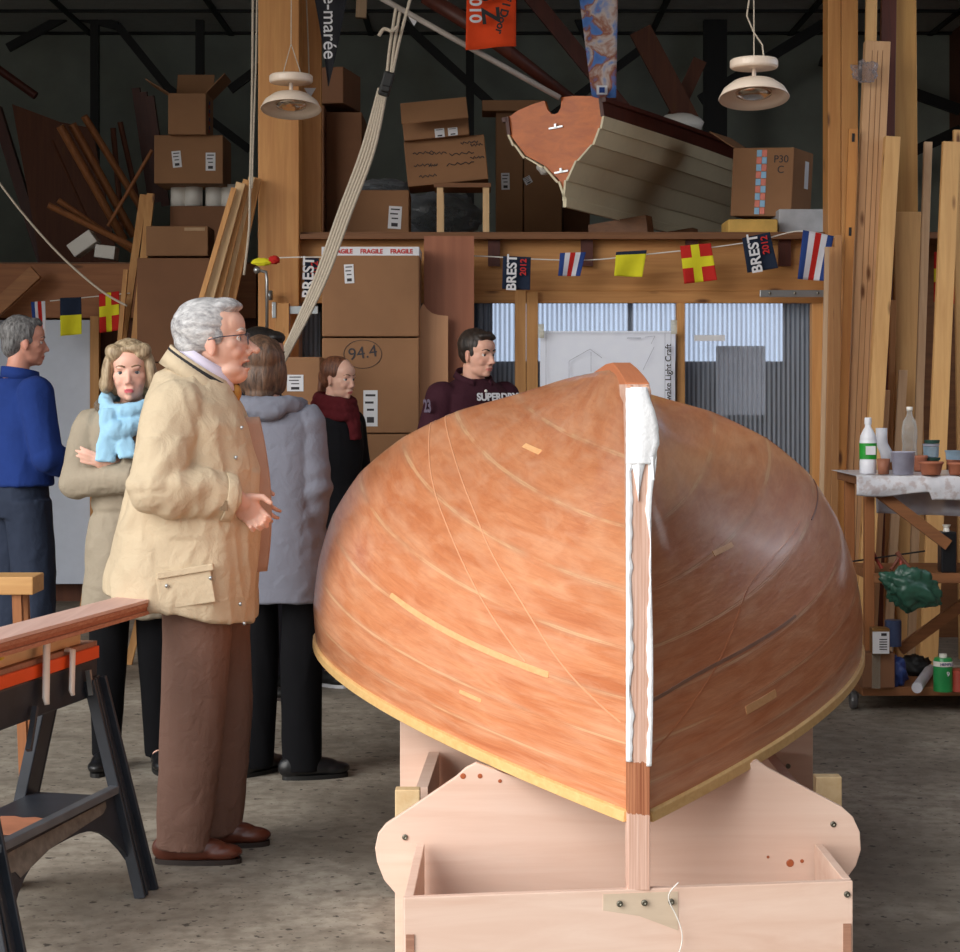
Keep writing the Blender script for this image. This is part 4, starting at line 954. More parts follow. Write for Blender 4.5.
flag([b, w_, rr_, w_, b], ((803, 230), (834, 236), (825, 281), (797, 279)), 185, 'large blue white and red striped flag at the right post', 'v')
flag([nv], ((305, 258), (319, 258), (317, 299), (304, 296)), 186, 'narrow dark BREST flag just right of the left loft post', 'p', 1.05)
flag([b, w_, rr_, w_], ((31, 302), (45, 301), (46, 338), (34, 336)), 154, 'dim striped flag at the far left behind the man in blue', 'v')
flag([nv, y_], ((60, 298), (81, 297), (82, 334), (61, 336)), 154, 'flag half dark blue half yellow in the left bay', 'half')
flag([rr_, y_], ((99, 294), (119, 291), (119, 330), (100, 333)), 154, 'red and yellow cross flag in the left bay', 'cross')
flag([rr_, y_], ((934, 252), (956, 252), (955, 304), (933, 302)), 184, 'red and yellow flag half hidden by the rightmost planks', 'cross')
single('rolled_flag', blob(W(262, 262, 190), (.055, .02, .02), 3, amp=.3), M_flagy, 'yellow end of a rolled flag tied to the left loft post', 'flag', sm=True); single('rolled_flag', blob(W(274, 260, 190), (.03, .02, .022), 5, amp=.3), M_flagr, 'red end of a rolled flag tied to the left loft post', 'flag', sm=True)

# ------------------------------------------------------------------ hanging lamps
M_lamp = plain('lamp_enamel', (232, 214, 196), .35, var=.02); M_bulb = plain('lamp_reflector', (216, 200, 182), .12, .9)
def lamp(px, S, yd, yr, rd, rr, label, yb_):
    c = W(px, yr, S); r = root('hanging_lamp', c, label, 'lamp', 'white hanging lamps')
    top = W(px, yd, S).z
    part('gear_tray', MB().lathe([(0, 0), (rd*.93, 0), (rd, .008), (rd, .032), (rd*.94, .04), (0, .04)], (c.x, c.y, top-.02), 40), M_lamp, r, sm=False, bevel=.003)
    prof = [(.02, rr*.56), (rr*.35, rr*.53), (rr*.65, rr*.42), (rr*.88, rr*.23), (rr, 0), (rr*.985, -.004), (rr*.86, rr*.20), (rr*.62, rr*.38), (rr*.33, rr*.49), (.02, rr*.52)]
    sh_ = part('lamp_shade', MB().lathe(prof, c, 48, cap=True), M_lamp, r, sm=True)
    sb2 = part('reflector_bulb', MB().lathe([(0, rr*.05), (rr*.3, rr*.04), (rr*.5, rr*.09), (rr*.52, rr*.16), (rr*.3, rr*.3), (0, rr*.34)], c, 32), M_bulb, r, sm=True)
    part('stem', MB().tube([V(c.x, c.y, c.z+rr*.54), V(c.x, c.y, top+.02)], .009, 10), M_lamp, r)
    for o_ in (sh_, sb2): o_.rotation_euler = (-.2, 0, 0)
    return r, c, top
r, c, t_ = lamp(291, 207, 79, 109, .105, .147, 'white hanging lamp in front of the left loft post', 0)
part('suspension', MB().tube([V(c.x-.04, c.y, t_+.02), V(c.x, c.y, t_+.17)], .0025, 6), M_rope, r); part('suspension', MB().tube([V(c.x+.05, c.y, t_+.02), V(c.x, c.y, t_+.17)], .0025, 6), M_rope, r); part('cord', MB().tube([V(c.x, c.y, t_+.17), V(c.x+.01, c.y, 4.6)], .0025, 6), M_rope, r)
r, c, t_ = lamp(754, 240, 64, 98, .10, .147, 'white hanging lamp left of the right loft post, its bulb showing', 0)
part('cord', MB().tube([V(c.x, c.y, t_+.02), V(c.x-.004, c.y, 4.6)], .0028, 6), M_rope, r)
q = [V(c.x+.04, c.y, t_+.03), V(c.x+.035, c.y, t_+.08), V(c.x+.0, c.y, t_+.13), V(c.x-.03, c.y, t_+.2), V(c.x-.02, c.y, t_+.27), V(c.x, c.y, t_+.33)]; part('flex', MB().tube(q, .0035, 6), M_rope, r)

# ------------------------------------------------------------------ workbench on the right
M_bench = wood('bench_brown', (150, 98, 58), (116, 72, 42), 'x', .65); M_benchz = wood('bench_brown_up', (170, 108, 62), (132, 80, 44), 'z', .65)
SBn = 223; bx0 = W(862, 0, SBn).x; bx1 = 2.75; by = F/SBn
wb = root('workbench', (2.1, by+.28, 0), 'brown wooden workbench on castors with plastic-covered top, at the right', 'workbench')
ZT = zz(477, SBn); ZM = zz(574, SBn); ZL = zz(687, SBn)
part('worktop', MB().lim((bx0, by, ZT-.04), (bx1, by+.6, ZT)), M_bench, wb, bevel=.004)
part('middle_shelf', MB().lim((bx0+.06, by+.03, ZM-.045), (bx1, by+.55, ZM)), M_bench, wb, bevel=.004)
part('lower_shelf', MB().lim((bx0-.0, by, ZL-.04), (bx1, by+.6, ZL)), M_bench, wb, bevel=.004)
for x, y in ((W(872, 0, SBn).x, by+.5), (W(872, 0, SBn).x, by+.045), (2.62, by+.045), (2.62, by+.5)): part('leg', MB().lim((x-.022, y, ZL), (x+.022, y+.045, ZT-.04)), M_benchz, wb, bevel=.003)
part('brace', MB().beam(W(878, 492, 222), W(948, 545, 222), .05, .03), M_bench, wb); part('brace', MB().beam(W(900, 650, 215), W(985, 588, 215), .05, .03), M_bench, wb)
for x, y in ((W(856, 0, SBn).x, by+.06), (2.6, by+.06), (W(856, 0, SBn).x, by+.52), (2.6, by+.52)):
    part('castor', MB().lathe([(0, -.015), (.038, -.015), (.042, -.008), (.042, .008), (.038, .015), (0, .015)], (x, y, .043), 20, Matrix.Rotation(PI/2, 3, 'Y')).lim((x-.022, y-.012, .05), (x+.022, y+.012, ZL-.04)), plain('castor_grey', (110, 110, 112), .4, .5), wb)
def drape(u, v):                                     # plastic sheet: top, then hanging over the front
    x = bx0-.03+(2.8-bx0)*u; n1 = nz(x*9, v*4, 1)
    if v < .6: return V(x, by+.58-(v/.6)*.6, ZT+.006+.002*n1)
    f = (v-.6)/.4; dr = .075+.03*nz(x*3.1, 4, 0)+(.035 if x > 2.02 else 0)
    return V(x, by-.022-.012*n1-.01*math.sin(f*3), ZT+.004-f*dr)
def plmat():
    t = NT('stained_plastic_sheet'); v = t.coord((1, 1, 1), rnd=False); a = t.noise(v, 9, 5, .6); s_ = t.add('ShaderNodeSeparateXYZ'); t.link(v, s_.inputs[0])
    c = t.ramp(a, [(.3, lin((196, 198, 206))), (.6, lin((218, 218, 224)))])
    st_ = t.ramp(t.noise(v, 30, 4), [(.5, (0,0,0,1)), (.62, (1,1,1,1))]); c = t.mix(t.math('MULTIPLY', st_, .35), c, lin((142, 92, 62)))
    t.link(c, t.b.inputs['Base Color']); t.b.inputs['Roughness'].default_value = .3; t.bump(a, .4, .01); return t.m
part('plastic_sheet', MB().grid(drape, 90, 30), plmat(), wb, sm=True, solid=.002, label='pale stained plastic sheet over the top')
M_sheet = glassy('hanging_plastic', (206, 208, 222), .6, .3)
single('hanging_sheet', MB().grid(lambda u, v: W(876+110*u, 484+29*v+4*u*v, 218)+V(0, .02*math.sin(u*14)+.01*math.sin(v*5), 0), 30, 8), M_sheet, 'milky plastic sheet hanging behind the bench legs', 'plastic sheet', solid=.001, sm=True)
# things on the bench
def lat(name, px, S, z, prof, mat, label, cat, seg=28, **k):
    c = W(px, 0, S); c.z = z; mb = MB().lathe(prof, c, seg, cap=False); return single(name, mb, mat, label, cat, sm=k.get('sm', True), base=c)
ZP = ZT+.009; SB2 = 220
b = root('bleach_bottle', (W(868, 0, SB2).x, F/SB2, ZP), 'white ribbed plastic bottle with a green label on the bench', 'bottle')
bm_ = plain('white_plastic', (226, 228, 236), .35, var=.02); c = b.location
part('bottle_body', MB().lathe([(0, 0), (.034, 0), (.038, .006), (.038, .06), (.036, .064), (.038, .068), (.038, .15), (.036, .154), (.037, .158), (.034, .175), (.022, .2), (.014, .212), (.013, .235), (0, .235)], c, 32), bm_, b, sm=True)
part('cap', MB().lathe([(0, .225), (.016, .225), (.016, .252), (.014, .256), (0, .256)], c, 20), bm_, b); part('green_label', MB().lathe([(.0385, .068), (.0392, .068), (.0392, .14), (.0385, .14)], c, 32), plain('label_green', (34, 150, 50), .4), b)
part('white_panel', MB().lim((c.x-.018, c.y-.0415, .088+c.z), (c.x+.026, c.y-.036, .127+c.z)), M_paper, b)
lat('brown_beaker', 883.5, 221, ZP, [(0, 0), (.024, 0), (.03, .07), (.028, .07), (.022, .006), (0, .006)], plain('clay_brown', (150, 96, 72), .6), 'small brown beaker right of the white bottle', 'beaker')
p = [W(881, 453, 214), W(881, 440, 214), W(881, 428, 214)]
mb = MB().tube([W(889, 462, 214), W(886, 452, 214), W(882.5, 445, 214), W(881.5, 438, 214), W(881.5, 428, 214)], [.034, .028, .026, .026, .027], 24); single('pipe_elbow', mb, plain('grey_pvc', (196, 196, 204), .45), 'pale grey plastic pipe elbow behind the beaker', 'pipe', sm=True)
c = W(909.5, 0, 213); c.z = ZP+.0
single('clear_bottle', MB().lathe([(0, 0), (.035, 0), (.037, .02), (.034, .05), (.037, .08), (.033, .12), (.037, .16), (.036, .2), (.03, .235), (.014, .26), (.012, .285), (0, .285)], c, 28), glassy('clear_pet', (226, 226, 222), .16, .08), 'empty clear plastic bottle standing upright on the bench', 'bottle', sm=True, base=c)
lat('bottle_cap', 909.5, 213, ZP+.284, [(0, 0), (.0145, 0), (.0145, .018), (0, .018)], M_white, 'white screw cap on the clear bottle', 'cap')
c = W(903, 0, 222); c.z = ZP; single('plastic_tub', MB().lathe([(0, 0), (.045, 0), (.053, .1), (.056, .1), (.056, .104), (.05, .104), (.043, .004), (0, .004)], c, 28), glassy('milky_cup', (206, 206, 224), .42, .3), 'translucent measuring tub in front of the clear bottle', 'tub', sm=True, base=c)
clay = plain('terracotta', (160, 96, 70), .6)
def bowl(px, S, z, r, h, lab, m=clay): return lat('mixing_bowl', px, S, z, [(0, 0), (r*.72, 0), (r*.8, h*.2), (r*.92, h*.8), (r*1.03, h*.86), (r*1.03, h), (r*.93, h), (r*.86, h*.7), (r*.7, .006), (0, .006)], m, lab, 'bowl')
bowl(931, 223, ZP, .055, .06, 'brown plastic mixing bowl on the bench front edge'); bowl(957, 223, ZP, .045, .055, 'second brown bowl at the right picture edge'); bowl(920, 214, ZP, .035, .075, 'brown pot between the clear tub and the stacked tubs')
bowl(957, 215, ZP, .05, .062, 'brown bowl hidden behind the right one')
for k, (z0, r_, h_, m) in enumerate(((0, .037, .05, 'd'), (.052, .044, .012, 'd'), (.066, .037, .05, 'c'), (.118, .04, .01, 'g'), (.13, .036, .016, 'd'))):
    mm = {'d': plain('dark_green_lid', (36, 70, 60), .4), 'c': glassy('tub_blue', (150, 176, 196), .5, .25), 'g': M_inkl}[m]
    lat('stacked_tub' if k in (0, 2) else 'tub_lid', 931+(1 if k == 4 else 0), 213, ZP+z0, [(0, 0), (r_*.93, 0), (r_, h_*.9), (r_, h_), (0, h_)], mm, ['bottom dark tub of the stack behind the brown bowl', 'dark green lid in the middle of the tub stack', 'clear blue tub in the stack behind the brown bowl', 'grey lid near the top of the tub stack', 'topmost dark lid of the tub stack'][k], 'tub' if k in (0, 2) else 'lid', sm=False)
lat('clear_tub', 955, 218, ZP+.062, [(0, 0), (.04, 0), (.043, .035), (.046, .035), (.046, .042), (0, .042)], glassy('tub_blue', (150, 176, 196), .5, .25), 'clear round tub standing on the rear right bowl', 'tub', sm=False)
# middle shelf
c = W(947, 0, 221); 
r = root('black_can', (c.x, c.y, ZM), 'tall black rectangular can with a white spout cap on the middle shelf', 'can')
part('can_body', MB().lim((c.x-.032, c.y-.025, ZM), (c.x+.038, c.y+.05, ZM+.185)), plain('black_tin', (26, 28, 32), .3), r, bevel=.006); part('spout_cap', MB().lathe([(0, 0), (.016, 0), (.012, .015), (.02, .03), (0, .03)], (c.x, c.y+.01, ZM+.185), 16), M_white, r)
def bagfn():
    m = MB(); P_ = W(911, 588, 228); m.ell((0, 0, 0), (1, 1, 1), None, 60, 40); o_ = []
    for p in m.v:
        q = 1+.35*noise.noise(p*1.9+V(3, 1, 0))+.22*abs(noise.noise(p*5+V(0, 8, 2)))-.1+.06*noise.noise(p*13)
        w2 = V(p.x*.13*q, p.y*.055*q, p.z*.095*q); w2.z -= .03*p.x*p.x*(1 if p.x > 0 else -.4); w2.x += -.02*p.z
        o_.append(P_+w2)
    m.v = o_; return m
single('green_bag', bagfn(), plain('green_plastic', (46, 88, 72), .35, var=.25, nscale=20), 'crumpled dark green plastic bag spilling over the middle shelf', 'bag', sm=True)
for k in range(6):
    a_ = W(864+k*9, 570-abs(k-3)*1.5, 219+k*.8); q = a_+V(.05*math.cos(k*1.9), .02, .03+.04*abs(math.sin(k*2.3)))
    a_.z = max(a_.z, ZM+.008); single('glue_brush', MB().tube([a_, a_.lerp(q, .5), q], [.009, .007, .012], 8), plain('brush_brown', (120, 66, 48), .6) if k % 2 else plain('brush_red', (160, 60, 44), .5), ['leftmost brown brush of the heap beside the green bag', 'red handled brush second from the left in the heap', 'brown brush third in the heap', 'red brush sticking up over the green bag', 'brown brush lying on the green bag', 'rightmost red brush near the black can'][k], 'brush', 'brushes heaped on the middle shelf')
single('thin_rod', MB().tube([W(848, 562, 221), W(925, 551, 221)], .004, 6), M_black, 'thin dark rod lying over the brushes', 'rod')
# lower shelf
r, a, R, w, h = carton(862, 895, 653, 686, 224, .2, 'small brown carton with clear tape on the bench lower shelf', mat=M_cardd, z0=ZL); top_ = a.z+h
part('clear_tape', obox(MB(), a, R, (w*.3, -.003, 0), (w*.55, 0, h)), glassy('cleartape', (220, 210, 190), .25, .1), r)
c = W(881, 0, 225); r = root('square_tin', (c.x, c.y+.02, top_), 'square tin with a white printed label on the small carton', 'tin')
part('tin_body', MB().lim((c.x-.038, c.y-.0, top_), (c.x+.04, c.y+.07, top_+.115)), plain('brass_tin', (150, 112, 66), .35, .6), r, bevel=.005); part('paper_label', MB().lim((c.x-.038, c.y-.004, top_+.003), (c.x+.036, c.y+.0, top_+.1)), M_paper, r)
k = MB()
for q in range(5): k.lim((c.x-.008, c.y-.006, top_+.02+q*.011), (c.x+.026, c.y-.004, top_+.024+q*.011))
k.lim((c.x-.0, c.y-.006, top_+.082), (c.x+.024, c.y-.004, top_+.094)); part('printed_lines', k, M_ink, r)
lat('round_tin', 893, 218, top_, [(0, 0), (.038, 0), (.038, .115), (.034, .12), (0, .12)], plain('blue_tin', (70, 84, 120), .35, .3), 'dark blue round tin behind the square one', 'tin', sm=False)
c = W(943, 0, 226); c.z = ZL
r = root('green_can', c, 'green and white round can with a short white cap on the lower shelf', 'can')
part('can_body', MB().lathe([(0, 0), (.042, 0), (.042, .135), (.036, .148), (0, .15)], c, 32), plain('can_green', (36, 140, 74), .3), r); part('white_band', MB().lathe([(.042, .112), (.0432, .112), (.0432, .134), (.042, .134)], c, 32), M_white, r); part('cap', MB().lathe([(0, .148), (.017, .148), (.017, .165), (0, .165)], c, 20), M_white, r)
lettering('HEMPEL', r, c+V(.006, -.0445, .123), (1, 0, 0), (0, 0, 1), .017, plain('blue_print', (40, 50, 120), .5)); lettering('9', r, c+V(.012, -.0445, .08), (1, 0, 0), (0, 0, 1), .03, M_paper)
lat('red_can', 959.5, 226, ZL, [(0, 0), (.036, 0), (.036, .08), (.038, .08), (.038, .095), (0, .095)], plain('can_red', (170, 70, 56), .4), 'red and cream tin cut by the right picture edge', 'can', sm=False)
single('sealant_tube', MB().tube([W(917, 0, 228)*1+V(0, 0, -W(917, 0, 228).z+ZL+.026), W(930, 0, 214)+V(0, 0, -W(930, 0, 214).z+ZL+.026)], .024, 20), plain('grey_pvc', (196, 196, 204), .45), 'pale cylindrical tube lying with its round end towards the viewer', 'tube', base=None)
single('blue_bag', blob(W(897, 672, 222), (.045, .05, .07), 31, amp=.35, fr=2), plain('blue_plastic', (42, 62, 120), .4), 'dark blue plastic packet right of the small carton', 'packet', sm=True); single('black_tool', blob(W(915, 668, 214), (.07, .06, .06), 35, amp=.5, fr=2.4), M_black, 'dark jumble of cable and tools behind the pale tube', 'tools', sm=True)

# ------------------------------------------------------------------ sawhorse with the laminated plank
M_bp = plain('black_plastic', (44, 48, 56), .42, var=.25, nscale=9); M_or = plain('orange_strip', (244, 92, 32), .4, var=.04)
T0 = V(-1.10, F/347, 0); T1 = V(-1.262, F/398, 0); ax = (T1-T0).normalized(); sd = V(-ax.y, ax.x, 0)      # sd points to the visible side
if sd.x < 0: sd = -sd
T1 = T0+ax*.86
sh = root('sawhorse', (T0+T1)/2+V(-.1, 0, 0), 'black plastic folding sawhorse with an orange top strip in the left foreground', 'sawhorse')
def tb(f, side, z): return T0+ax*f+sd*side+V(0, 0, z)
def tbox(mb, f0, f1, s0, s1, z0, z1):
    vs = [tb(f, s, z) for f in (f0, f1) for s in (s0, s1) for z in (z0, z1)]
    return mb.add(vs, [(0,1,3,2), (4,6,7,5), (0,4,5,1), (2,3,7,6), (0,2,6,4), (1,5,7,3)])
part('top_beam', tbox(MB(), 0, .86, -.11, -.002, .565, .672), M_bp, sh, bevel=.006); part('orange_strip', tbox(MB(), -.004, .864, -.112, .002, .672, .708), M_or, sh, bevel=.003); part('top_board', tbox(MB(), 0, .86, -.108, -.004, .708, .722), M_ply, sh)
def leg(f0, s0, f1, s1, z0=.62, out=1):
    a, b = tb(f0, s0, z0), tb(f1, s1, 0); d = (b-a).normalized()
    m = MB()
    for (o, w_, t_) in ((0, .088, .012), (-.04, .012, .034), (.04, .012, .034), (.012, .01, .022)): m.beam(a+ax*o+sd*out*(.0 if o == 0 else .01), b+ax*o*1.15+sd*out*(.0 if o == 0 else .01), w_, t_, sd*out)
    return m
part('leg', leg(.045, -.0, .0, .14), M_bp, sh, bevel=.003); part('leg', leg(.80, .0, .83, .15), M_bp, sh, bevel=.003)
part('leg', leg(.05, -.11, .03, -.26, out=-1), M_bp, sh, bevel=.003); part('leg', leg(.80, -.11, .83, -.26, out=-1), M_bp, sh, bevel=.003)
def sdz(z): return .14*(1-z/.62)
N_ = 16; up_, lo_ = [], []
for i in range(N_+1):
    f = .03+.77*i/N_; u = (i/N_-.5)*2; zl = .245-.16*abs(u)**3.2; up_.append((f, .315)); lo_.append((f, zl))
m = MB(); o_ = up_+lo_[::-1]; vs = [tb(f, sdz(z)+.004, z) for f, z in o_]+[tb(f, sdz(z)-.012, z) for f, z in o_]; n = len(o_)
for i in range(N_): 
    a_ = [i, i+1, n-2-i, n-1-i]; m.f.append(a_); m.mi.append(0); m.f.append([n+q for q in a_[::-1]]); m.mi.append(0)
for i in range(n): m.f.append([i, n+i, n+(i+1) % n, (i+1) % n]); m.mi.append(0)
m.v = vs; part('arched_apron', m, M_bp, sh)
part('apron_rib', tbox(MB(), .06, .78, .065, .095, .300, .322), plain('grey_worn_plastic', (96, 100, 106), .45), sh, bevel=.003)
m = MB()
pp = [(.13, .275), (.16, .262), (.5, .245), (.68, .215), (.70, .235), (.76, .24), (.74, .285), (.13, .29)]
m.prism(pp, tb(0, 0, 0), ax, V(0, 0, 1), .001); m.v = [p+sd*(sdz(p.z)+.006) for p in m.v]; part('worn_panel', m, plain('grey_worn_plastic2', (110, 106, 100), .5, var=.35, nscale=30), sh)
part('tray', tbox(MB(), .03, .80, -.185, .07, .268, .285), M_bp, sh, bevel=.004)
for f in (.2, .4, .6): part('tray_hinge', tbox(MB(), f-.05, f+.05, .035, .052, .283, .296), M_bp, sh, bevel=.003)
for s, f in ((.06, .02), (.06, .81)): part('rivet', MB().ell(tb(f, .10, .19), (.012, .008, .018), None, 10, 8), M_steel, sh)
part('latch', MB().beam(tb(.09, .01, .65), tb(.09, .02, .58), .012, .014, sd), M_steel, sh); part('latch', MB().beam(tb(.42, .01, .60), tb(.5, .03, .50), .014, .014, sd), plain('dark_latch', (60, 64, 70), .4), sh)
cbp = tb(.44, -.06, .287)
mb = MB().prism([(-.1, -.06), (.09, -.065), (.1, -.03), (.085, .0), (.1, .03), (.09, .06), (-.1, .07)], cbp, ax*-1, sd, .003); single('cardboard_scrap', mb, plain('orange_card', (190, 124, 92), .8), 'torn piece of brown cardboard on the sawhorse tray', 'scrap')
def along(name, f0, f1, s0, s1, z0, z1, mat, lab, cat, **k): return single(name, tbox(MB(), f0, f1, s0, s1, z0, z1), mat, lab, cat, **k)
along('pine_batten', .075, .9, -.085, -.02, .723, .752, M_palex, 'pale batten lying directly on the sawhorse top', 'batten', bevel=.002)
along('pine_batten', .13, .95, -.09, -.03, .753, .775, M_palex, 'second thinner batten on top of the first, under the plank', 'batten', bevel=.002)
# plank
PA = V(-.975, F/334, 0); PB = T1+V(.035, -.15, 0)
d_ = (PB-PA).normalized(); sp_ = V(-d_.y, d_.x, 0); sp_ = sp_ if sp_.x > 0 else -sp_
PLK = root('laminated_plank', (PA+PB)/2+V(0, 0, .776), 'long pinkish laminated plank resting on the sawhorse and running to the old man', 'plank')
def pb(mb, f0, f1, s0, s1, z0, z1):
    L = (PB-PA).length; vs = [PA+d_*L*f+sp_*s+V(0, 0, z) for f in (f0, f1) for s in (s0, s1) for z in (z0, z1)]
    return mb.add(vs, [(0,1,3,2), (4,6,7,5), (0,4,5,1), (2,3,7,6), (0,2,6,4), (1,5,7,3)])
part('top_layer', pb(MB(), 0, 1, -.12, 0, .812, .822), wood('plank_top', (226, 188, 174), (206, 164, 150), 'y', .6, knots=False), PLK, bevel=.001)
for k in range(3):
    part('lamination', pb(MB(), .0+.004*k, 1, -.118+.003*k, -.002-.004*(k % 2), .776+.012*k, .787+.012*k), wood('lamination_%d' % (k % 2), (186, 116, 84) if k % 2 else (166, 98, 70), (140, 78, 54) if k % 2 else (206, 150, 118), 'y', .7, scale=5, knots=False), PLK)
for k, (px, w_) in enumerate(((.36, .044), (.20, .036))):
    a = tb(px, .014, .79 if k == 0 else .72); b = tb(px+.02, .02, .60); single('plastic_clamp', MB().tube([a+V(-.02, 0, .004), a, a.lerp(b, .3), a.lerp(b, .9), b+sd*.004], [w_*.5, w_*.55, w_*.5, w_*.5, w_*.35], 10, flat=.4, ref=ax), plain('white_clamp', (246, 246, 242), .35, var=.02), ['larger white plastic clamp over the orange strip', 'smaller white plastic clamp nearer the sawhorse end'][k], 'clamp', 'white clamps on the sawhorse', sm=True)
single('yellow_tape', MB().box(tb(.60, -.02, .765), (.05, .03, .03)), plain('yellow', (230, 200, 40), .5), 'small yellow block between plank and battens at the left edge', 'block')
# small table at the left edge
tt = root('wooden_table', W(0, 620, 255), 'rough wooden table corner entering at the left edge behind the plank', 'table')
p = W(33, 577, 300); q = p+V(-.9, .0, 0)
part('tabletop', MB().lim((q.x, p.y, p.z-.06), (p.x, p.y+.16, p.z)), wood('table_pine', (216, 168, 108), (186, 132, 76), 'x', .6), tt, bevel=.004)
for x in (p.x-.06, q.x+.06):
    for y in (p.y+.03, p.y+.12): part('leg', MB().beam(V(x, y, p.z-.05), V(x+.03, y, 0), .03, .03), M_benchz, tt)
single('tool_on_table', blob(p+V(-.14, .2, .03), (.05, .04, .03), 41), plain('yellow', (230, 200, 40), .5), 'small yellow object lying on the rough table', 'object', sm=True) if 0 else None
# ------------------------------------------------------------------ people
def T(x, y, z): return Matrix.Translation((x, y, z))
def hm(pos, yaw=0, pitch=0, roll=0, s=1): return T(*pos) @ Matrix.Rotation(yaw, 4, 'Z') @ Matrix.Rotation(pitch, 4, 'Y') @ Matrix.Rotation(roll, 4, 'X') @ Matrix.Scale(s, 4)
def head_prims(mb, M, fem=False, nose=1, jowl=0, smile=0, openm=0):
    E = lambda c, r, R=None: mb.ell((0, 0, 0), (1, 1, 1), M @ T(*c) @ (R.to_4x4() if R else Matrix()) @ Matrix.Diagonal((*r, 1)), 24, 16)
    E((-.014, 0, .034), (.098, .076, .086)); E((.012, 0, -.015), (.078, .066, .08)); E((.030, 0, -.055), (.052, .05, .06)); E((.012, 0, -.075), (.055, .052, .036))
    E((.062, 0, -.094), (.022, .024 if not fem else .018, .018)); E((.040, 0, .040), (.048, .060, .05)); E((.045, 0, .01), (.036, .056, .04))
    if jowl: E((.02, 0, -.1), (.05, .046, .03)); E((.03, 0, -.085), (.05, .056, .03)); E((.052, 0, -.098), (.034, .034, .026))
    for s in (-1, 1):
        E((.074, .026*s, .020), (.013, .022, .0075)); E((.054, .033*s, -.034), (.024+.004*smile, .022, .024)); E((.044, .040*s, -.014), (.024, .024, .022))
        E((-.008, .074*s, -.012), (.018, .008, .030), Matrix.Rotation(-.15, 3, 'Y') @ Matrix.Rotation(.35*s, 3, 'Z')); E((-.004, .076*s, -.034), (.009, .007, .012))
        E((.090, .0115*s, -.040), (.010*nose, .0075*nose, .0075*nose))
    mb.caps([(.078, 0, .012), (.092, 0, -.012), (.104*(.5+.5*nose), 0, -.034)], [.008, .009*nose, .0115*nose], 14, M)
    E((.084, 0, -.064+.004*openm), (.011, .023+.004*smile, .0058)); E((.081, 0, -.076-.010*openm), (.012, .019, .0065)); E((.078, 0, -.054), (.010, .022, .010))
def neck(mb, M, base, r=.054):
    a = M @ V(-.022, 0, -.055); c = Vector(base); mb.tube([a, a.lerp(c, .5), c], [r, r*.98, r*1.15], 20)
def hand(mb, w, d, lat, curl=.5, side=1, s=1.0, spread=1.0):
    w, d, lat = Vector(w), Vector(d).normalized(), Vector(lat); lat = (lat-d*lat.dot(d)).normalized(); n = d.cross(lat)*side
    R = Matrix((d, lat, n)).transposed().to_4x4(); mb.ell((0, 0, 0), (1, 1, 1), T(*(w+d*.043*s)) @ R @ Matrix.Diagonal((.05*s, .041*s, .017*s, 1)), 18, 12)
    mb.caps([w-d*.03*s, w+d*.02*s], [.027*s, .026*s], 14)
    for i in range(4):
        p = w+d*(.078-.004*abs(i-1))*s+lat*(.031-.0205*i)*s*spread; L = (.040, .045, .042, .033)[i]*s; pts = [p-d*.03*s, p]; q = d+lat*(.12-.08*i)
        for k in range(3):
            a = curl*(k+1)*.62; dd = (q.normalized()*math.cos(a)-n*math.sin(a)).normalized(); p = p+dd*L*(1, .68, .55)[k]; pts.append(p)
        mb.caps(pts, [.0095*s, .0095*s, .009*s, .0082*s, .0072*s], 10)
    p = w+d*.022*s+lat*.030*s; mb.caps([w+d*.01*s+lat*.01*s, p, p+(d*.6+lat*.75-n*.3).normalized()*.038*s, p+(d*.6+lat*.75-n*.3).normalized()*.038*s+(d*.9+lat*.2-n*.5).normalized()*.030*s], [.016*s, .0135*s, .0105*s, .0085*s], 10)
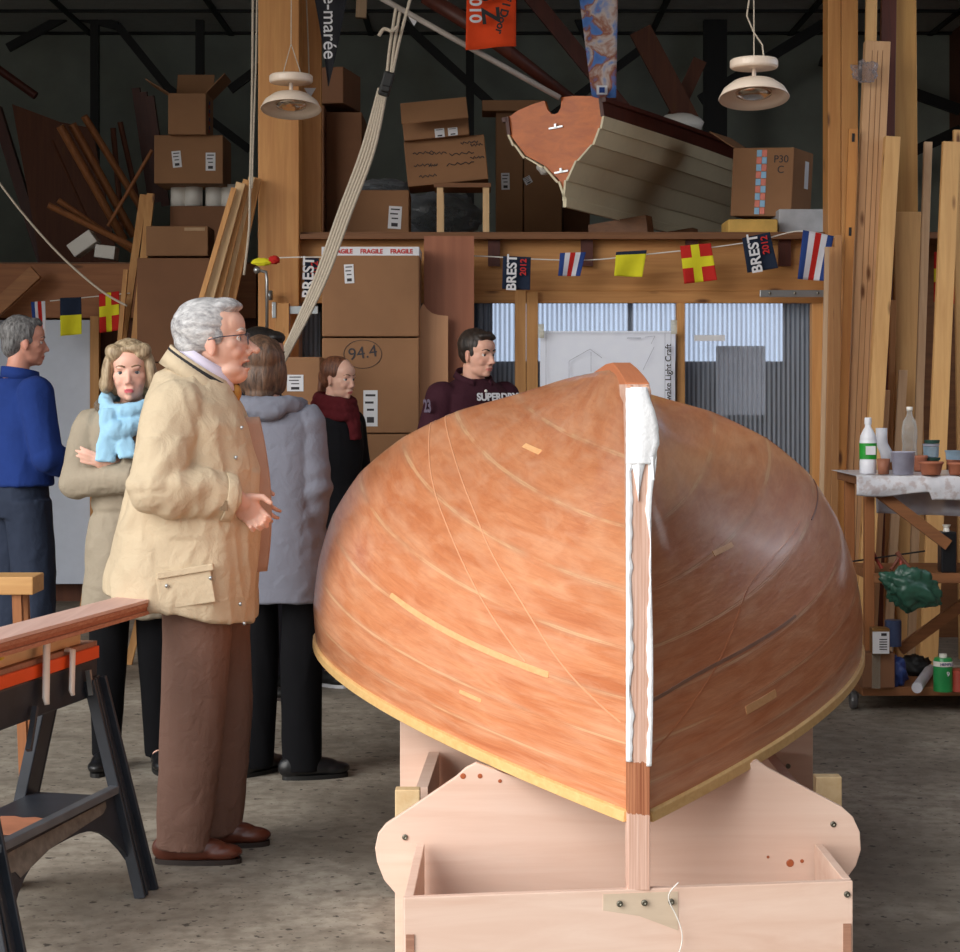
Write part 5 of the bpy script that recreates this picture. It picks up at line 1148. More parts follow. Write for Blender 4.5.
def body(r, M, J, fem=False, vox=.0045, skin=(222, 168, 142), lips=(186, 92, 84), hands=(), headkw={}, stub=None):
    mb = MB(); head_prims(mb, M, fem, **headkw); nb = J['neck']; neck(mb, M, nb, .046 if fem else .055)
    k = .9 if fem else 1; sh, hp = J['sh'], J['hip']
    c = (Vector(sh[0])+Vector(sh[1]))/2; h = (Vector(hp[0])+Vector(hp[1]))/2
    mb.tube([Vector(nb)+V(0, 0, .02), c+V(0, 0, -.05), c.lerp(h, .5), h, h-V(0, 0, .06)], [.06*k, .115*k, .105*k, .115*k, .09*k], 24, flat=1, ref=(1, 0, 0))
    for i in (0, 1):
        s, e, w = J['sh'][i], J['el'][i], J['wr'][i]; mb.caps([c, s, e, w], [.07*k, .052*k, .040*k, .027*k], 14)
        mb.caps([h, hp[i], J['kn'][i], J['an'][i]], [.1*k, .085*k, .055*k, .038*k], 14)
        hd = J['hands'][i] if 'hands' in J else None
        if hd is None:
            d = (Vector(w)-Vector(e)).normalized(); hand(mb, w, d, (1, 0, 0) if abs(d.x) < .8 else (0, 0, 1), .35, 1 if i == 0 else -1, .95)
        else: hand(mb, w, *hd)
        a = Vector(J['an'][i]); mb.caps([a, a+V(.08, 0, -.058)], [.034, .022], 12)
    me = fuse(mb, vox, 5 if vox < .0048 else 4, .5); a, n = getv(me); a = a.copy()
    Mi = np.array(M.inverted()); L = a @ Mi[:3, :3].T+Mi[:3, 3]; x, y, z = L[:, 0], L[:, 1], L[:, 2]
    hs = M.to_scale()[0]; d = np.zeros(len(a)); nearhead = (np.abs(z) < .14) & (x > -.05)
    for s in (-1, 1): d -= .0085*np.exp(-(((y-.032*s)/.0135)**2+((z-.001)/.0070)**2))*(x > .04)*nearhead
    op = headkw.get('openm', 0); d -= (.0035+.012*op)*np.exp(-((y/.021)**2+((z+.0695+.006*op)/(.0016+.0045*op))**2))*(x > .05)*nearhead
    d -= .002*np.exp(-((y/.006)**2+((z+.05)/.008)**2))*(x > .07)*nearhead
    setv(me, a+n*(d*hs)[:, None])
    b = np.array(lin(skin)[:3]); cols = np.tile(b, (len(a), 1)); rd = np.array(lin((206, 120, 104))[:3])
    f = np.zeros(len(a))
    for s in (-1, 1): f += .22*np.exp(-(((y-.038*s)/.02)**2+((z+.032)/.02)**2))*(x > .03)*nearhead
    f += .2*np.exp(-((y/.014)**2+((z+.034)/.014)**2))*(x > .08)*nearhead+.25*(np.abs(y) > .072)*(x > -.04)*(x < .02)*nearhead
    f = np.clip(f, 0, .6)[:, None]; cols = cols*(1-f)+rd*f
    lp = np.clip(1.35*np.exp(-((y/(.0175 if fem else .0205))**2+((z+.0705+.003*op)/(.0085+.004*op))**4)), 0, 1)*(x > .066)*nearhead; lp = (lp > .45)[:, None]*.85
    cols = cols*(1-lp)+np.array(lin(lips)[:3])*lp
    if op: 
        im = (np.exp(-((y/.019)**2+((z+.0745)/.004)**2)) > .5)*(x > .05)*nearhead; cols[im > 0] = lin((70, 28, 26))[:3]
    paint(me, cols); link('body', me, attr_mat('skin', .5, .15, .08), r)
def eyes(r, M, iris=(70, 90, 110), brow=(120, 96, 76), thick=.0028, by=.0):
    M_eye = plain('eye_white', (226, 220, 214), .2, var=.01); mi = plain('iris_%d' % iris[0], iris, .2); 
    for s in (-1, 1):
        mb = MB(); mb.ell((0, 0, 0), (1, 1, 1), M @ T(.0640, .0315*s, .0012) @ Matrix.Rotation(PI/2, 4, 'Y') @ Matrix.Scale(.0122, 4), 24, 18)
        for k in range(len(mb.f)):
            if k < 24*4: mb.mi[k] = 1
            if k < 24*2: mb.mi[k] = 2
        part('eye', mb, [M_eye, mi, M_ink], r, world=False, sm=True, fix=False)
        mb = MB().tube([M @ V(.0705, .017*s, .0055), M @ V(.0755, .026*s, .0088), M @ V(.0745, .036*s, .0085), M @ V(.068, .045*s, .003)], [.0012, .0022, .0022, .001], 8); part('eyelid', mb, plain('lid_skin', (186, 130, 108), .6), r, world=False, sm=True)
        mb = MB().tube([M @ V(.0845, .012*s, .0225), M @ V(.0845, .026*s, .0275), M @ V(.078, .038*s, .028), M @ V(.066, .049*s, .0225)], [thick, thick*1.2, thick, thick*.5], 8); part('eyebrow', mb, plain('brow_%d' % brow[0], brow, .8), r, world=False, sm=True)
def hair(r, mb, mat, vox=.006, amp=.004, st=(50, 50, 9), label=None):
    me = fuse(mb, vox, 2, .5); folds(me, lambda x, y, z: amp*nz(x*st[0], y*st[1], z*st[2])+amp*1.2*nz(x*14, y*14, z*9)); o = link('hair', me, mat, r)
    if label: o['label'] = label
def HE(mb, M, c, r, R=None): mb.ell((0, 0, 0), (1, 1, 1), M @ T(*c) @ (R.to_4x4() if R else Matrix()) @ Matrix.Diagonal((*r, 1)), 28, 20)
def garment(r, name, mb, mat, vox=.008, amp=.006, fr=(7, 7, 2.2), it=4, extra=None, label=None):
    me = fuse(mb, vox, it, .5); sd = random.random()*50
    def fn(x, y, z):
        d = amp*nz(x*fr[0]+sd, y*fr[1], z*fr[2])+amp*.5*(1-2*abs(nz(x*fr[0]*2+3, y*fr[1]*2+sd, z*fr[2]*2.2)))
        return d+(extra(x, y, z) if extra else 0)
    folds(me, fn); o = link(name, me, mat, r)
    if label: o['label'] = label
    return o
def shoe(r, a, yaw, mat, L=.27, h=.075, sole=None, boot=0, w=.047):
    M = T(a[0], a[1], 0) @ Matrix.Rotation(yaw, 4, 'Z'); mb = MB()
    E = lambda c, q: mb.ell((0, 0, 0), (1, 1, 1), M @ T(*c) @ Matrix.Diagonal((*q, 1)), 24, 14)
    E((-.02, 0, h*.62), (.062, w*.78, h*.62)); E((.07, 0, .042), (.085, w*.95, .036)); E((.125, 0, .034), (L*.27, w*.98, .026)); E((.035, 0, h*.58), (.085, w*.86, h*.56))
    if boot: mb.tube([M @ V(-.02, 0, h*.6), M @ V(-.02, 0, boot)], [.05, .058], 18)
    n0 = len(mb.v); me = fuse(mb, .005, 4); a_, n_ = getv(me); a_ = a_.copy(); a_[:, 2] = np.maximum(a_[:, 2], .012); setv(me, a_); o = link('shoe', me, mat, r)
    out = []
    for i in range(28):
        t_ = 2*PI*i/28; c, s = math.cos(t_), math.sin(t_); x = .060+(L*.50)*c; ww = w*(.84+.12*c); out.append((x, ww*math.copysign(abs(s)**.8, s)))
    m = MB().prism(out, (0, 0, 0), (1, 0, 0), (0, 1, 0), .016); m.v = [M @ p for p in m.v]; part('sole', m, sole or plain('dark_sole', (40, 28, 24), .6), o, world=False)
def std(H, fem=False, lean=0):
    w = .16 if fem else .19
    return dict(neck=(-.02, 0, H*.845), sh=[(-.01, w, H*.80), (-.01, -w, H*.80)], el=[(-.03, w+.06, H*.63), (-.03, -w-.06, H*.63)], wr=[(.02, w+.07, H*.49), (.02, -w-.07, H*.49)],
        hip=[(0, .085, H*.50), (0, -.085, H*.50)], kn=[(.02, .09, H*.28), (.02, -.09, H*.28)], an=[(0, .10, .09), (0, -.10, .09)])
def sleeves(mb, J, r=(.075, .07, .062, .055), which=(0, 1), cut=1.0):
    for i in which:
        s, e, w = Vector(J['sh'][i]), Vector(J['el'][i]), Vector(J['wr'][i]); w = e.lerp(w, cut)
        mb.ell(s, (r[0],)*3, None, 16, 10); mb.tube([s, s.lerp(e, .5), e.lerp(s, .12), e.lerp(w, .1), e.lerp(w, .55), w], [r[0], r[1], r[1]*.98, r[1]*.98, r[2], r[3]], 20); mb.ell(e, (r[1]*.98,)*3, None, 16, 10)
def legs(mb, J, r=(.1, .085, .075, .07), end=.03, tw=1.0):
    hp = (Vector(J['hip'][0])+Vector(J['hip'][1]))/2
    mb.rings([(hp.x, hp.y, hp.z+.12*tw, .12*tw, .155*tw), (hp.x-.01, hp.y, hp.z+.03, .135*tw, .165*tw), (hp.x-.01, hp.y, hp.z-.06, .13*tw, .165*tw)], 28)
    for i in (0, 1):
        h, k, a = Vector(J['hip'][i]), Vector(J['kn'][i]), Vector(J['an'][i]); a = V(a.x, a.y, end)
        mb.tube([h+V(0, 0, .02), h.lerp(k, .5), k, k.lerp(a, .6), a], [r[0], r[0]*.93, r[1], r[2], r[3]], 20, ref=(1, 0, 0))

# --- old man in the beige coat
S_m = 322
r = root('person', (W(198, 0, S_m).x, F/S_m, 0), 'grey-haired man in a long beige coat and brown trousers, in profile beside the hull', 'person')
J = std(1.70); J['neck'] = (0, 0, 1.44); J['sh'] = [(-.04, .17, 1.385), (-.04, -.17, 1.385)]; J['el'] = [(-.07, .25, 1.16), (-.085, -.255, 1.155)]; J['wr'] = [(.14, .12, 1.12), (.145, -.165, 1.115)]
J['hip'] = [(.03, .09, .88), (.02, -.09, .88)]; J['kn'] = [(.055, .11, .47), (.0, -.09, .47)]; J['an'] = [(.035, .11, .09), (-.03, -.10, .09)]
J['hands'] = [((.5, -.6, -.6), (.3, .2, .9), 1.0, 1, .9), ((.62, .3, -.7), (.8, .1, .6), 1.35, -1, 1.0, .85)]
M = hm((.052, 0, 1.596), .06, -.07, 0, 1.11)
body(r, M, J, vox=.004, skin=(222, 176, 156), lips=(190, 116, 106), headkw=dict(nose=1.18, jowl=1, openm=.7))
eyes(r, M, (80, 96, 110), (190, 180, 172), .003)
mb = MB(); HE(mb, M, (-.024, 0, .043), (.093, .081, .082)); HE(mb, M, (-.056, 0, .0), (.055, .066, .07)); HE(mb, M, (.028, 0, .092), (.05, .058, .028)); HE(mb, M, (.055, 0, .092), (.028, .046, .014)); HE(mb, M, (-.02, .05, .03), (.045, .034, .06)); HE(mb, M, (-.02, -.05, .03), (.045, .034, .06))
for s in (-1, 1): HE(mb, M, (.012, .062*s, .016), (.018, .012, .03))
hair(r, mb, hairmat('silver_hair', (136, 134, 136), (206, 204, 204), (18, 50, 44)), .005, .0028, (18, 60, 50))
# glasses
MG = plain('dark_frame', (60, 62, 74), .3); g = MB()
for s in (-1, 1): g.tube([M @ V(.094, .030*s+.021*math.cos(q*PI/10), -.001+.0165*math.sin(q*PI/10)) for q in range(21)], .0016, 6)
g.tube([M @ V(.095, .009, .004), M @ V(.098, 0, .007), M @ V(.095, -.009, .004)], .0016, 6)
for s in (-1, 1): g.tube([M @ V(.094, .051*s, .006), M @ V(.088, .066*s, .010), M @ V(.02, .080*s, .008), M @ V(-.012, .082*s, .002)], .0019, 6)
gl = part('glasses', g, MG, r, world=False, sm=True)
for s in (-1, 1): part('lens', MB().lathe([(0, -.0006), (.0195, -.0006), (.0195, .0006), (0, .0006)], (0, 0, 0), 20) if 0 else (lambda m: (setattr(m, 'v', [M @ (T(.094, .030*s, -.001) @ Matrix.Rotation(PI/2, 4, 'Y') @ p) for p in m.v]), m)[1])(MB().lathe([(0, -.0006), (.0165, -.0006), (.0195, 0), (.0165, .0006), (0, .0006)], (0, 0, 0), 20)), glassy('lens_glass', (230, 236, 240), .06, .03), gl, world=False)
M_coat = cloth('beige_coat', (198, 179, 151), .8, .45, .05)
mb = MB(); mb.rings([(.01, 0, 1.505, .075, .09, -.35), (-.005, 0, 1.46, .12, .15, -.3), (-.01, 0, 1.41, .145, .205, -.1), (-.005, 0, 1.34, .165, .225), (.0, 0, 1.2, .19, .225), (-.02, 0, 1.04, .213, .232), (-.035, 0, .93, .222, .24), (-.05, 0, .84, .232, .25, -.15), (-.052, 0, .775, .236, .252, -.20)], 40, 2.4)
sleeves(mb, J, (.088, .085, .076, .066), cut=.98)
def cf(x, y, z):
    d = 0
    if y < -.1 and 1.0 < z < 1.3:                        # creases fanning from the elbow
        e = math.hypot(x+.09, z-1.15); a = math.atan2(z-1.15, x+.09); d += .006*math.sin(a*5+.6+nz(x*9, y*9, z*9)*3)*math.exp(-((e-.13)/.08)**2)+.008*(.3-abs(nz(x*13+5, y*8, z*9)))
    if z < 1.1: d += .008*math.sin(x*30+z*5+y*22+3*nz(x*4, y*4, z*2))*min(1, (1.1-z)/.2)*(.4+1.0*abs(nz(x*3, y*3, z*2)))
    if abs(z-.99) < .01 and 0: d -= .004
    if x > .0 and z > 1.2 and abs(y) < .2: d += .005*math.sin(y*30+x*34)*(.4+nz(x*5, y*5, z*4))
    return d
garment(r, 'coat', mb, M_coat, .007, .011, (9, 9, 3.4), 3, cf)
M_cc = M_coat
def band(zc, cx, rx, ry, tilt, h, out, n=40, a0=0.0, a1=2*PI, th=.006, flare=.0):
    mb = MB(); rows = []
    for i in range(n+1):
        a = a0+(a1-a0)*i/n; c, s = math.cos(a), math.sin(a); p = V(cx+rx*c, ry*s, zc+tilt*c*rx); o_ = V(c, s, 0); u = V(0, 0, h)+o_*flare
        rows.append([p, p+u, p+u+o_*th, p+o_*(th+out)-V(0, 0, .0)])
    return mb.loft(rows, True)
part('collar', band(1.478, .012, .098, .098, -.62, .046, .008, flare=-.006, a0=.45, a1=2*PI-.45), M_cc, r, world=False, sm=True)
part('collar_lapel', band(1.462, .012, .110, .112, -.62, .042, .016, flare=-.012, a0=.6, a1=2*PI-.6), M_cc, r, world=False, sm=True)
part('collar_lining', band(1.470, .012, .103, .104, -.62, .044, .004, flare=-.006, a0=.5, a1=2*PI-.5), plain('dark_lining', (40, 38, 40), .8), r, world=False, sm=True)
part('shirt_collar', band(1.492, .022, .088, .078, -.60, .058, .004, flare=-.008, a0=.25, a1=2*PI-.25), plain('lavender_shirt', (214, 208, 228), .7, var=.03), r, world=False, sm=True)
part('tie_knot', MB().ell((.118, -.005, 1.435), (.018, .02, .028)), plain('ochre_tie', (170, 120, 50), .7), r, world=False, sm=True)
w = Vector(J['wr'][1]); e = Vector(J['el'][1]); d = (w-e).normalized()
part('cuff_strap', MB().tube([e.lerp(w, .80), e.lerp(w, .93)], [.0765, .074], 24), M_coat, r, world=False, sm=True, bevel=.002); part('cuff_buckle', MB().box(e.lerp(w, .87)+V(0, -.074, -.02), (.02, .006, .03)), plain('horn_buckle', (120, 96, 70), .4), r, world=False)
m = MB().box((.0, -.249, .905), (.17, .014, .02), Matrix.Rotation(-.16, 3, 'Y')); m.box((.0, -.246, .85), (.165, .006, .10), Matrix.Rotation(-.16, 3, 'Y')); part('pocket', m, M_coat, r, world=False, bevel=.004)
for p in ((-.055, -.256, .862), (.075, -.252, .885), (.155, -.185, .80), (.165, -.17, .74), (.14, -.17, 1.24), (.155, -.15, 1.33)): part('snap_button', MB().ell(p, (.006, .004, .006), None, 10, 8), M_steel, r, world=False, sm=True)
mb = MB(); legs(mb, J, (.112, .1, .09, .083), .045)
garment(r, 'trousers', mb, cloth('brown_trousers', (124, 94, 82), .85, .5, .05), .007, .005, (6, 6, 1.2), 4, lambda x, y, z: (.009*math.sin(y*30+x*24+z*3)*(.4+nz(x*4, y*4, z)) if z < .8 else 0)+.007*(.25-abs(nz(x*6+z*5, y*6, z*7)))*(1 if z < .3 or z > .68 else .3))
M_br = plain('brown_leather', (94, 48, 34), .32, var=.15, nscale=8)
shoe(r, (-.045, -.10), .02, M_br, .265); shoe(r, (.02, .11), .1, M_br, .26)
# open front edge of the coat on the far side
mb = MB().grid(lambda u, v: V(.15+.075*math.sin(.5+v*1.7)*u, -.04+.06*u, 1.36-.48*v), 10, 20); part('coat_front_flap', mb, cloth('taupe_lining', (176, 146, 128), .85), r, world=False, solid=.008, sm=True, label='open coat front, pinkish taupe inside')

# --- woman with light blue scarf
S_w = 262
r = root('person', (W(133, 0, S_w).x, F/S_w, 0), 'blonde woman with folded arms and a light blue scarf over a khaki coat', 'person', rz=-PI/2+.12)
J = std(1.62, True); J['neck'] = (-.02, 0, 1.37); J['sh'] = [(-.01, .155, 1.305), (-.01, -.155, 1.305)]; J['el'] = [(.05, .21, 1.10), (.06, -.205, 1.095)]; J['wr'] = [(.145, -.07, 1.17), (.20, .05, 1.12)]
J['hands'] = [((.25, -1, .25), (.2, .1, 1), .35, -1, .8, .75), ((-.1, 1, .1), (0, 0, 1), .5, 1, .85)]
M = hm((.035, -.01, 1.510), -.12+.12, .04, .03, .965)
body(r, M, J, True, .0045, (232, 182, 162), (206, 70, 92), headkw=dict(nose=.85))
eyes(r, M, (84, 92, 96), (128, 98, 72), .0028)
mb = MB(); HE(mb, M, (-.028, 0, .046), (.098, .088, .09)); HE(mb, M, (-.03, .058, -.01), (.062, .036, .085)); HE(mb, M, (-.03, -.058, -.01), (.062, .036, .085)); HE(mb, M, (-.06, 0, -.02), (.06, .085, .085))
for s in (-1, 1): HE(mb, M, (.018, .084*s, .0), (.046, .024, .078), Matrix.Rotation(.10*s, 3, 'X')); HE(mb, M, (.012, .092*s, -.045), (.046, .028, .036)); HE(mb, M, (.040, .052*s, .078), (.042, .040, .034), Matrix.Rotation(.6*s, 3, 'X'))
HE(mb, M, (.058, .02, .094), (.03, .045, .018))
hair(r, mb, hairmat('blonde_hair', (126, 104, 78), (200, 178, 146), (40, 50, 8)), .005, .0022, (40, 50, 7))
for s in (-1, 1): part('earring', MB().ell(M @ V(.012, .083*s, -.052), (.006, .006, .008), None, 12, 8), plain('pearl', (220, 220, 214), .15), r, world=False, sm=True)
mb = MB(); mb.rings([(-.01, 0, 1.395, .075, .085), (-.01, 0, 1.36, .10, .135), (0, 0, 1.30, .12, .17), (.01, 0, 1.2, .135, .165), (.01, 0, 1.05, .12, .15), (.0, 0, .97, .125, .155), (.0, 0, .85, .145, .175), (-.0, 0, .7, .155, .185), (0, 0, .585, .16, .19)], 36, 2.3)
sleeves(mb, J, (.07, .066, .060, .056), cut=.9)
garment(r, 'coat', mb, cloth('khaki_coat', (158, 146, 128), .8, .4, .06), .007, .008, (9, 9, 6), 3, lambda x, y, z: -.008*math.exp(-((z-.98)/.012)**2)+.004*math.sin(z*60)*(1 if .7 < z < 1.3 else 0)*nz(x*5, y*5, z*3))
mb = MB(); mb.tube([V(-.01+.105*math.cos(q*PI/8), .118*math.sin(q*PI/8), 1.385-.02*math.cos(q*PI/8)) for q in range(17)], .026, 14, flat=1.1); garment(r, 'fur_collar', mb, plain('grey_brown_fur', (112, 98, 84), .95, var=.3, nscale=90, bump=.6), .007, .006, (30, 30, 30), 1)
mb = MB(); M_sc = cloth('light_blue_scarf', (158, 204, 232), .9, .35, .05)
mb.tube([V(.035+.112*math.cos(q*PI/10), .098*math.sin(q*PI/10), 1.40-.040*math.cos(q*PI/10)+.012*math.sin(q*PI/5)) for q in range(21)], .034, 16, flat=.8)
mb.tube([V(.035+.118*math.cos(q*PI/10), .104*math.sin(q*PI/10), 1.36-.05*math.cos(q*PI/10)) for q in range(21)], .028, 16, flat=.8)
mb.tube([V(.12, .06, 1.34), V(.16, .0, 1.30), V(.165, -.05, 1.275)], [.03, .036, .036], 16); mb.ell((.165, -.055, 1.29), (.038, .045, .04))
mb.tube([V(.15, -.08, 1.37), V(.16, -.085, 1.33), V(.17, -.075, 1.29), V(.18, -.085, 1.24), V(.185, -.09, 1.175)], [.03, .034, .034, .036, .038], 16, flat=.45, ref=(0, 1, 0)); mb.tube([V(.16, -.03, 1.30), V(.185, -.015, 1.24), V(.20, -.008, 1.19)], [.03, .034, .034], 16, flat=.45, ref=(0, 1, 0))
garment(r, 'scarf', mb, M_sc, .006, .006, (16, 16, 9), 2)
e, w = Vector(J['el'][1]), Vector(J['wr'][1]); part('dark_cuff', MB().caps([e.lerp(w, .85), e.lerp(w, 1.02), V(.16, .09, 1.14)], [.05, .046, .04], 16), plain('navy_knit', (22, 24, 40), .9), r, world=False, sm=True)
mb = MB(); legs(mb, J, (.088, .072, .062, .056), .05); garment(r, 'trousers', mb, plain('black_cloth2', (17, 17, 20), .95, var=.1, spec=.15), .008, .004)
M_bl = plain('black_leather', (24, 24, 26), .35)
for s in (.10, -.10): shoe(r, (0, s), .15*(1 if s > 0 else -1), M_bl, .24, .07, plain('black_sole', (18, 18, 18), .6), .28, .042)

# --- woman in the grey coat seen from behind
S_g = 268
r = root('person', (W(283, 0, S_g).x, F/S_g, 0), 'person in a hooded grey-blue coat seen from behind, between the old man and the hull', 'person', rz=math.radians(72))
J = std(1.62, True); J['neck'] = (0, .05, 1.37); J['sh'] = [(0, .16, 1.325), (0, -.10, 1.325)]; J['el'] = [(-.02, .18, 1.1), (-.02, -.14, 1.09)]; J['wr'] = [(.06, .14, .95), (.03, -.075, .88)]
J['hip'] = [(0, .09, .82), (0, -.07, .82)]; J['kn'] = [(.02, .11, .46), (.0, -.075, .46)]; J['an'] = [(0, .125, .09), (.0, -.075, .09)]
M = hm((.02, .085, 1.522), .1, .1, 0, .92)
body(r, M, J, True, .006, (214, 160, 138)); eyes(r, M)
mb = MB(); HE(mb, M, (-.026, 0, .042), (.104, .09, .092)); HE(mb, M, (-.06, 0, -.04), (.062, .08, .085)); HE(mb, M, (-.02, .065, -.03), (.06, .03, .08)); HE(mb, M, (-.02, -.065, -.03), (.065, .034, .08)); HE(mb, M, (-.06, 0, -.11), (.045, .06, .045))
hair(r, mb, hairmat('brown_hair', (58, 42, 32), (112, 82, 62), (50, 50, 10)), .006, .005, (40, 40, 8))
mb = MB(); mb.rings([(0, .04, 1.40, .085, .09), (0, .03, 1.365, .11, .13), (0, .03, 1.31, .125, .165), (0, .02, 1.2, .135, .16), (0, .01, 1.0, .14, .155), (0, -.005, .85, .15, .16), (0, -.01, .66, .165, .165)], 36, 2.3); sleeves(mb, J, (.066, .064, .066, .066))
garment(r, 'coat', mb, cloth('grey_blue_coat', (112, 114, 126), .8, .35, .06), .007, .006, (7, 7, 3), 4, lambda x, y, z: .004*math.sin(z*75+y*20)*(1 if y < -.12 else 0)*(.4+nz(x*6, y*6, z*6)))
mb = MB(); mb.tube([V(-.02+.1*math.cos(q*PI/8), .04+.11*math.sin(q*PI/8), 1.385+.0*q) for q in range(17)], .032, 14, flat=1.0); mb.ell((-.11, .04, 1.365), (.05, .1, .04)); garment(r, 'hood', mb, cloth('grey_blue_coat', (0, 0, 0)), .007, .008, (12, 12, 12), 2, label='folded hood round the neck')
mb = MB(); legs(mb, J, (.075, .078, .075, .075), .03, .72); garment(r, 'trousers', mb, plain('black_cloth2', (30, 30, 34), .6), .008, .005)
shoe(r, (-.02, -.075), -.95, M_bl, .25, .075, plain('black_sole', (18, 18, 18), .6)); shoe(r, (-.02, .125), -.3, M_bl, .25, .075, plain('black_sole', (18, 18, 18), .6))

# --- smiling woman in black
S_r = 203
r = root('person', (W(332, 0, S_r).x, F/S_r, 0), 'smiling red-haired woman in a black coat and dark red scarf before the cartons', 'person', rz=math.radians(-38))
J = std(1.60, True); J['neck'] = (0, 0, 1.33); J['sh'] = [(0, .15, 1.275), (0, -.15, 1.275)]; J['el'] = [(.0, .2, 1.03), (-.0, -.2, 1.03)]; J['wr'] = [(.02, .16, .84), (.02, -.16, .84)]
M = hm((.05, 0, 1.497), .05, .1, 0, .88)
body(r, M, J, True, .005, (232, 184, 162), (196, 88, 88), headkw=dict(nose=.85, smile=1)); eyes(r, M, (70, 60, 50), (110, 70, 50), .002)
mb = MB(); HE(mb, M, (-.028, 0, .042), (.098, .084, .086)); HE(mb, M, (-.06, 0, .0), (.055, .07, .07)); HE(mb, M, (-.12, 0, -.0), (.03, .03, .05)); HE(mb, M, (-.125, .0, -.05), (.022, .026, .07))
hair(r, mb, hairmat('auburn_hair', (70, 38, 26), (132, 82, 56)), .006, .003)
mb = MB(); mb.rings([(0, 0, 1.36, .08, .085), (0, 0, 1.33, .10, .12), (0, 0, 1.27, .12, .165), (0, 0, 1.15, .13, .165), (0, 0, .98, .12, .15), (0, 0, .8, .15, .17), (0, 0, .7, .16, .18)], 32, 2.3); sleeves(mb, J, (.068, .062, .058, .052))
garment(r, 'coat', mb, cloth('black_coat', (24, 24, 28), .9, .2), .009, .006, label='black wool coat')
mb = MB()
for k, (zc, rr_) in enumerate(((1.39, .085), (1.355, .095), (1.325, .1))): mb.tube([V(.02+rr_*math.cos(q*PI/8), rr_*.95*math.sin(q*PI/8), zc-.015*math.cos(q*PI/8)) for q in range(17)], .028, 14)
mb.tube([V(.11, 0, 1.34), V(.13, .02, 1.27), V(.13, .03, 1.2)], [.04, .045, .04], 14, flat=.5, ref=(0, 1, 0)); garment(r, 'scarf', mb, cloth('burgundy_scarf', (92, 28, 34), .95, .4), .007, .006, (18, 18, 14), 2)
mb = MB(); legs(mb, J, (.085, .07, .06, .056), .05); garment(r, 'trousers', mb, plain('dark_denim2', (38, 38, 48), .8), .009, .004)
for s in (.10, -.10): shoe(r, (0, s), 0, plain('dark_red_shoe', (60, 26, 26), .5) if s > 0 else M_black, .24, .07, plain('white_sole', (216, 216, 220), .5), 0, .042)

# --- young man in maroon
S_y = 203
r = root('person', (W(474, 0, S_y).x, F/S_y, 0), 'young dark-haired man in a maroon polo shirt standing behind the hull', 'person', rz=math.radians(-58))
J = std(1.75); J['neck'] = (-.01, 0, 1.46); J['sh'] = [(-.01, .18, 1.405), (-.01, -.18, 1.405)]
M = hm((.04, 0, 1.617), .28, .10, 0, .97)
body(r, M, J, False, .005, (222, 170, 148), (196, 112, 104)); eyes(r, M, (60, 56, 52), (52, 38, 30), .0032)
mb = MB(); HE(mb, M, (-.026, 0, .044), (.099, .083, .087)); HE(mb, M, (-.055, 0, .01), (.058, .07, .07)); HE(mb, M, (.036, 0, .094), (.046, .056, .024)); HE(mb, M, (.056, .01, .088), (.026, .042, .016))
for s in (-1, 1): HE(mb, M, (.012, .063*s, .014), (.016, .01, .028))
hair(r, mb, hairmat('dark_hair', (24, 20, 18), (58, 44, 36)), .005, .003, (50, 50, 30))
mb = MB(); mb.rings([(-.01, 0, 1.495, .07, .085), (-.01, 0, 1.465, .095, .14), (0, 0, 1.415, .12, .195), (0, 0, 1.2, .13, .19), (0, 0, 1.0, .12, .175), (0, 0, .9, .125, .18)], 32, 2.3); sleeves(mb, J, (.08, .078, .07, .07), cut=.15)
M_mar = cloth('maroon_polo', (58, 24, 36), .85, .25); garment(r, 'polo_shirt', mb, M_mar, .008, .005)
part('polo_collar', band(1.490, .0, .075, .078, -.45, .03, .02, flare=.006, a0=.5, a1=2*PI-.5), M_mar, r, world=False, sm=True)
part('button_placket', MB().ell((.110, .0, 1.435), (.006, .008, .008)), M_white, r, world=False)
part('button', MB().ell((.122, .0, 1.405), (.006, .009, .009)), M_white, r, world=False)
lettering('SUPERDRY', r, (.138, .05, 1.405), (0, 1, 0), (-.1, 0, 1), .05, M_paper, world=False, bold=.002)
lettering('23', r, (.03, -.284, 1.36), (1, -.1, 0), (0, -.1, 1), .085, plain('grey_print', (110, 98, 116), .7), world=False, bold=.003)
mb = MB(); legs(mb, J); garment(r, 'trousers', mb, plain('dark_denim2', (38, 38, 48), .8), .01, .004)
for s in (.10, -.10): shoe(r, (0, s), 0, M_black)

# --- man in blue fleece
S_b = 208
r = root('person', (W(20, 0, S_b).x, F/S_b, 0), 'grey-haired man in a blue fleece and dark jeans at the left edge, facing away', 'person', rz=math.radians(38))
J = std(1.78); J['el'] = [(.05, .24, 1.12), (.02, -.25, 1.13)]; J['wr'] = [(.2, .1, 1.1), (.22, -.16, 1.06)]; J['kn'] = [(.02, .12, .5), (.02, -.12, .5)]; J['an'] = [(0, .14, .09), (0, -.14, .09)]
M = hm((.03, 0, 1.672), -.35, .05, 0, 1.0)
body(r, M, J, False, .006, (212, 150, 128)); eyes(r, M, (70, 60, 50), (100, 90, 84))
mb = MB(); HE(mb, M, (-.028, 0, .042), (.1, .085, .087)); HE(mb, M, (-.06, 0, -.01), (.058, .07, .075)); HE(mb, M, (.030, 0, .092), (.045, .053, .026))
for s in (-1, 1): HE(mb, M, (.012, .063*s, .014), (.016, .01, .03))
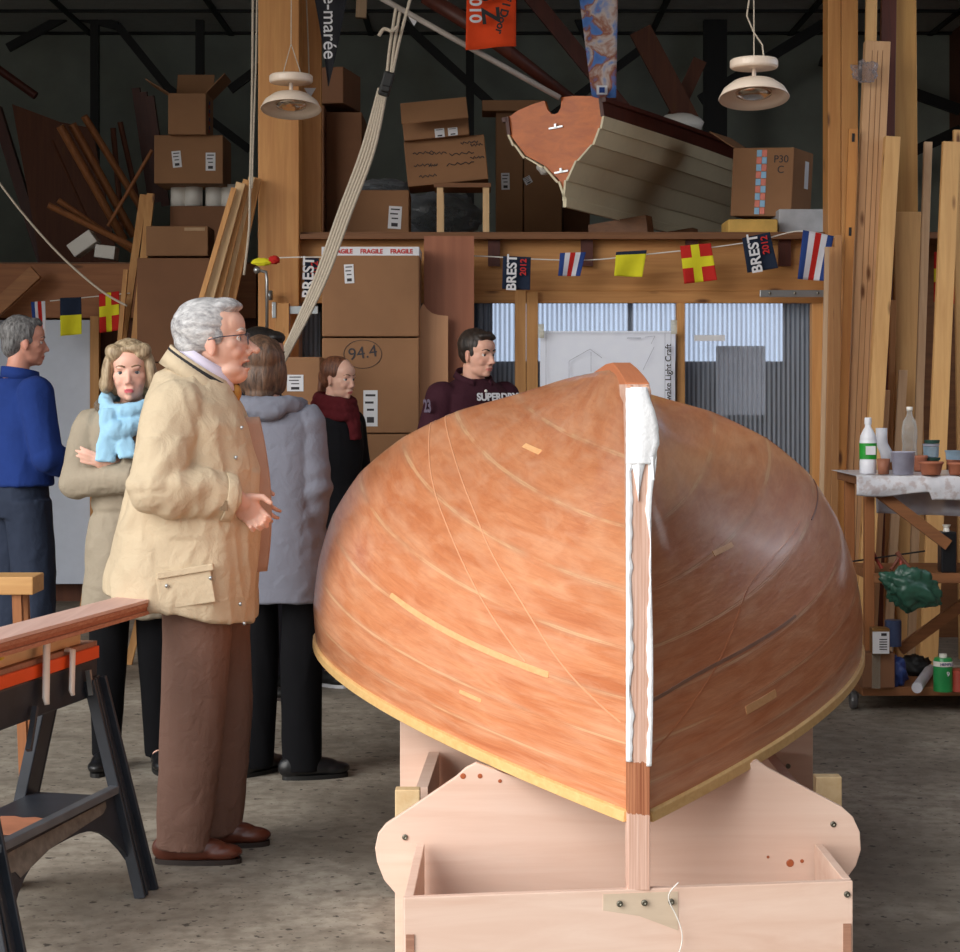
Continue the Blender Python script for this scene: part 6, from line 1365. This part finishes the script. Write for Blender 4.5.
hair(r, mb, hairmat('grey_hair', (70, 68, 68), (140, 138, 138), (60, 60, 20)), .006, .004, (50, 50, 24))
mb = MB(); mb.rings([(-.01, 0, 1.50, .07, .08), (-.01, 0, 1.46, .1, .14), (-.01, 0, 1.40, .125, .2), (0, 0, 1.25, .14, .205), (0, 0, 1.1, .135, .195), (0, 0, .985, .14, .2)], 32, 2.3); sleeves(mb, J, (.088, .08, .07, .06))
garment(r, 'fleece', mb, cloth('blue_fleece', (34, 58, 124), .95, .3), .008, .007)
part('fleece_collar', band(1.485, .0, .078, .08, -.2, .055, .01, flare=.006), cloth('blue_fleece', (0, 0, 0)), r, world=False, sm=True)
mb = MB(); legs(mb, J, (.115, .1, .09, .085)); garment(r, 'jeans', mb, cloth('dark_jeans', (44, 52, 70), .85, .3), .009, .009, (7, 7, 4))
for s in (.14, -.14): shoe(r, (0, s), 0, M_black)

# --- dark haired man mostly hidden
S_d = 212
r = root('person', (W(258, 0, S_d).x, F/S_d, 0), 'dark-haired man mostly hidden behind the grey coat, only hair and forehead showing', 'person', rz=math.radians(-15))
J = std(1.70); M = hm((.03, 0, 1.60), 0, .1, 0, 1.04)
body(r, M, J, False, .007, (206, 150, 126)); eyes(r, M, (60, 50, 44), (30, 24, 20), .003)
mb = MB(); HE(mb, M, (-.022, 0, .046), (.102, .085, .088)); HE(mb, M, (-.055, 0, .01), (.058, .07, .07)); HE(mb, M, (.045, 0, .09), (.045, .058, .028))
hair(r, mb, hairmat('black_hair', (16, 14, 14), (34, 28, 26)), .007, .003)
mb = MB(); mb.rings([(-.01, 0, 1.45, .07, .085), (-.01, 0, 1.41, .1, .14), (0, 0, 1.35, .12, .19), (0, 0, 1.2, .13, .19), (0, 0, .9, .13, .18)], 32, 2.3); sleeves(mb, J, (.08, .075, .066, .055)); garment(r, 'jumper', mb, cloth('dark_jumper', (40, 42, 50)), .01, .005)
mb = MB(); legs(mb, J); garment(r, 'trousers', mb, plain('dark_denim2', (38, 38, 48), .8), .01, .004)
for s in (.10, -.10): shoe(r, (0, s), 0, M_black)
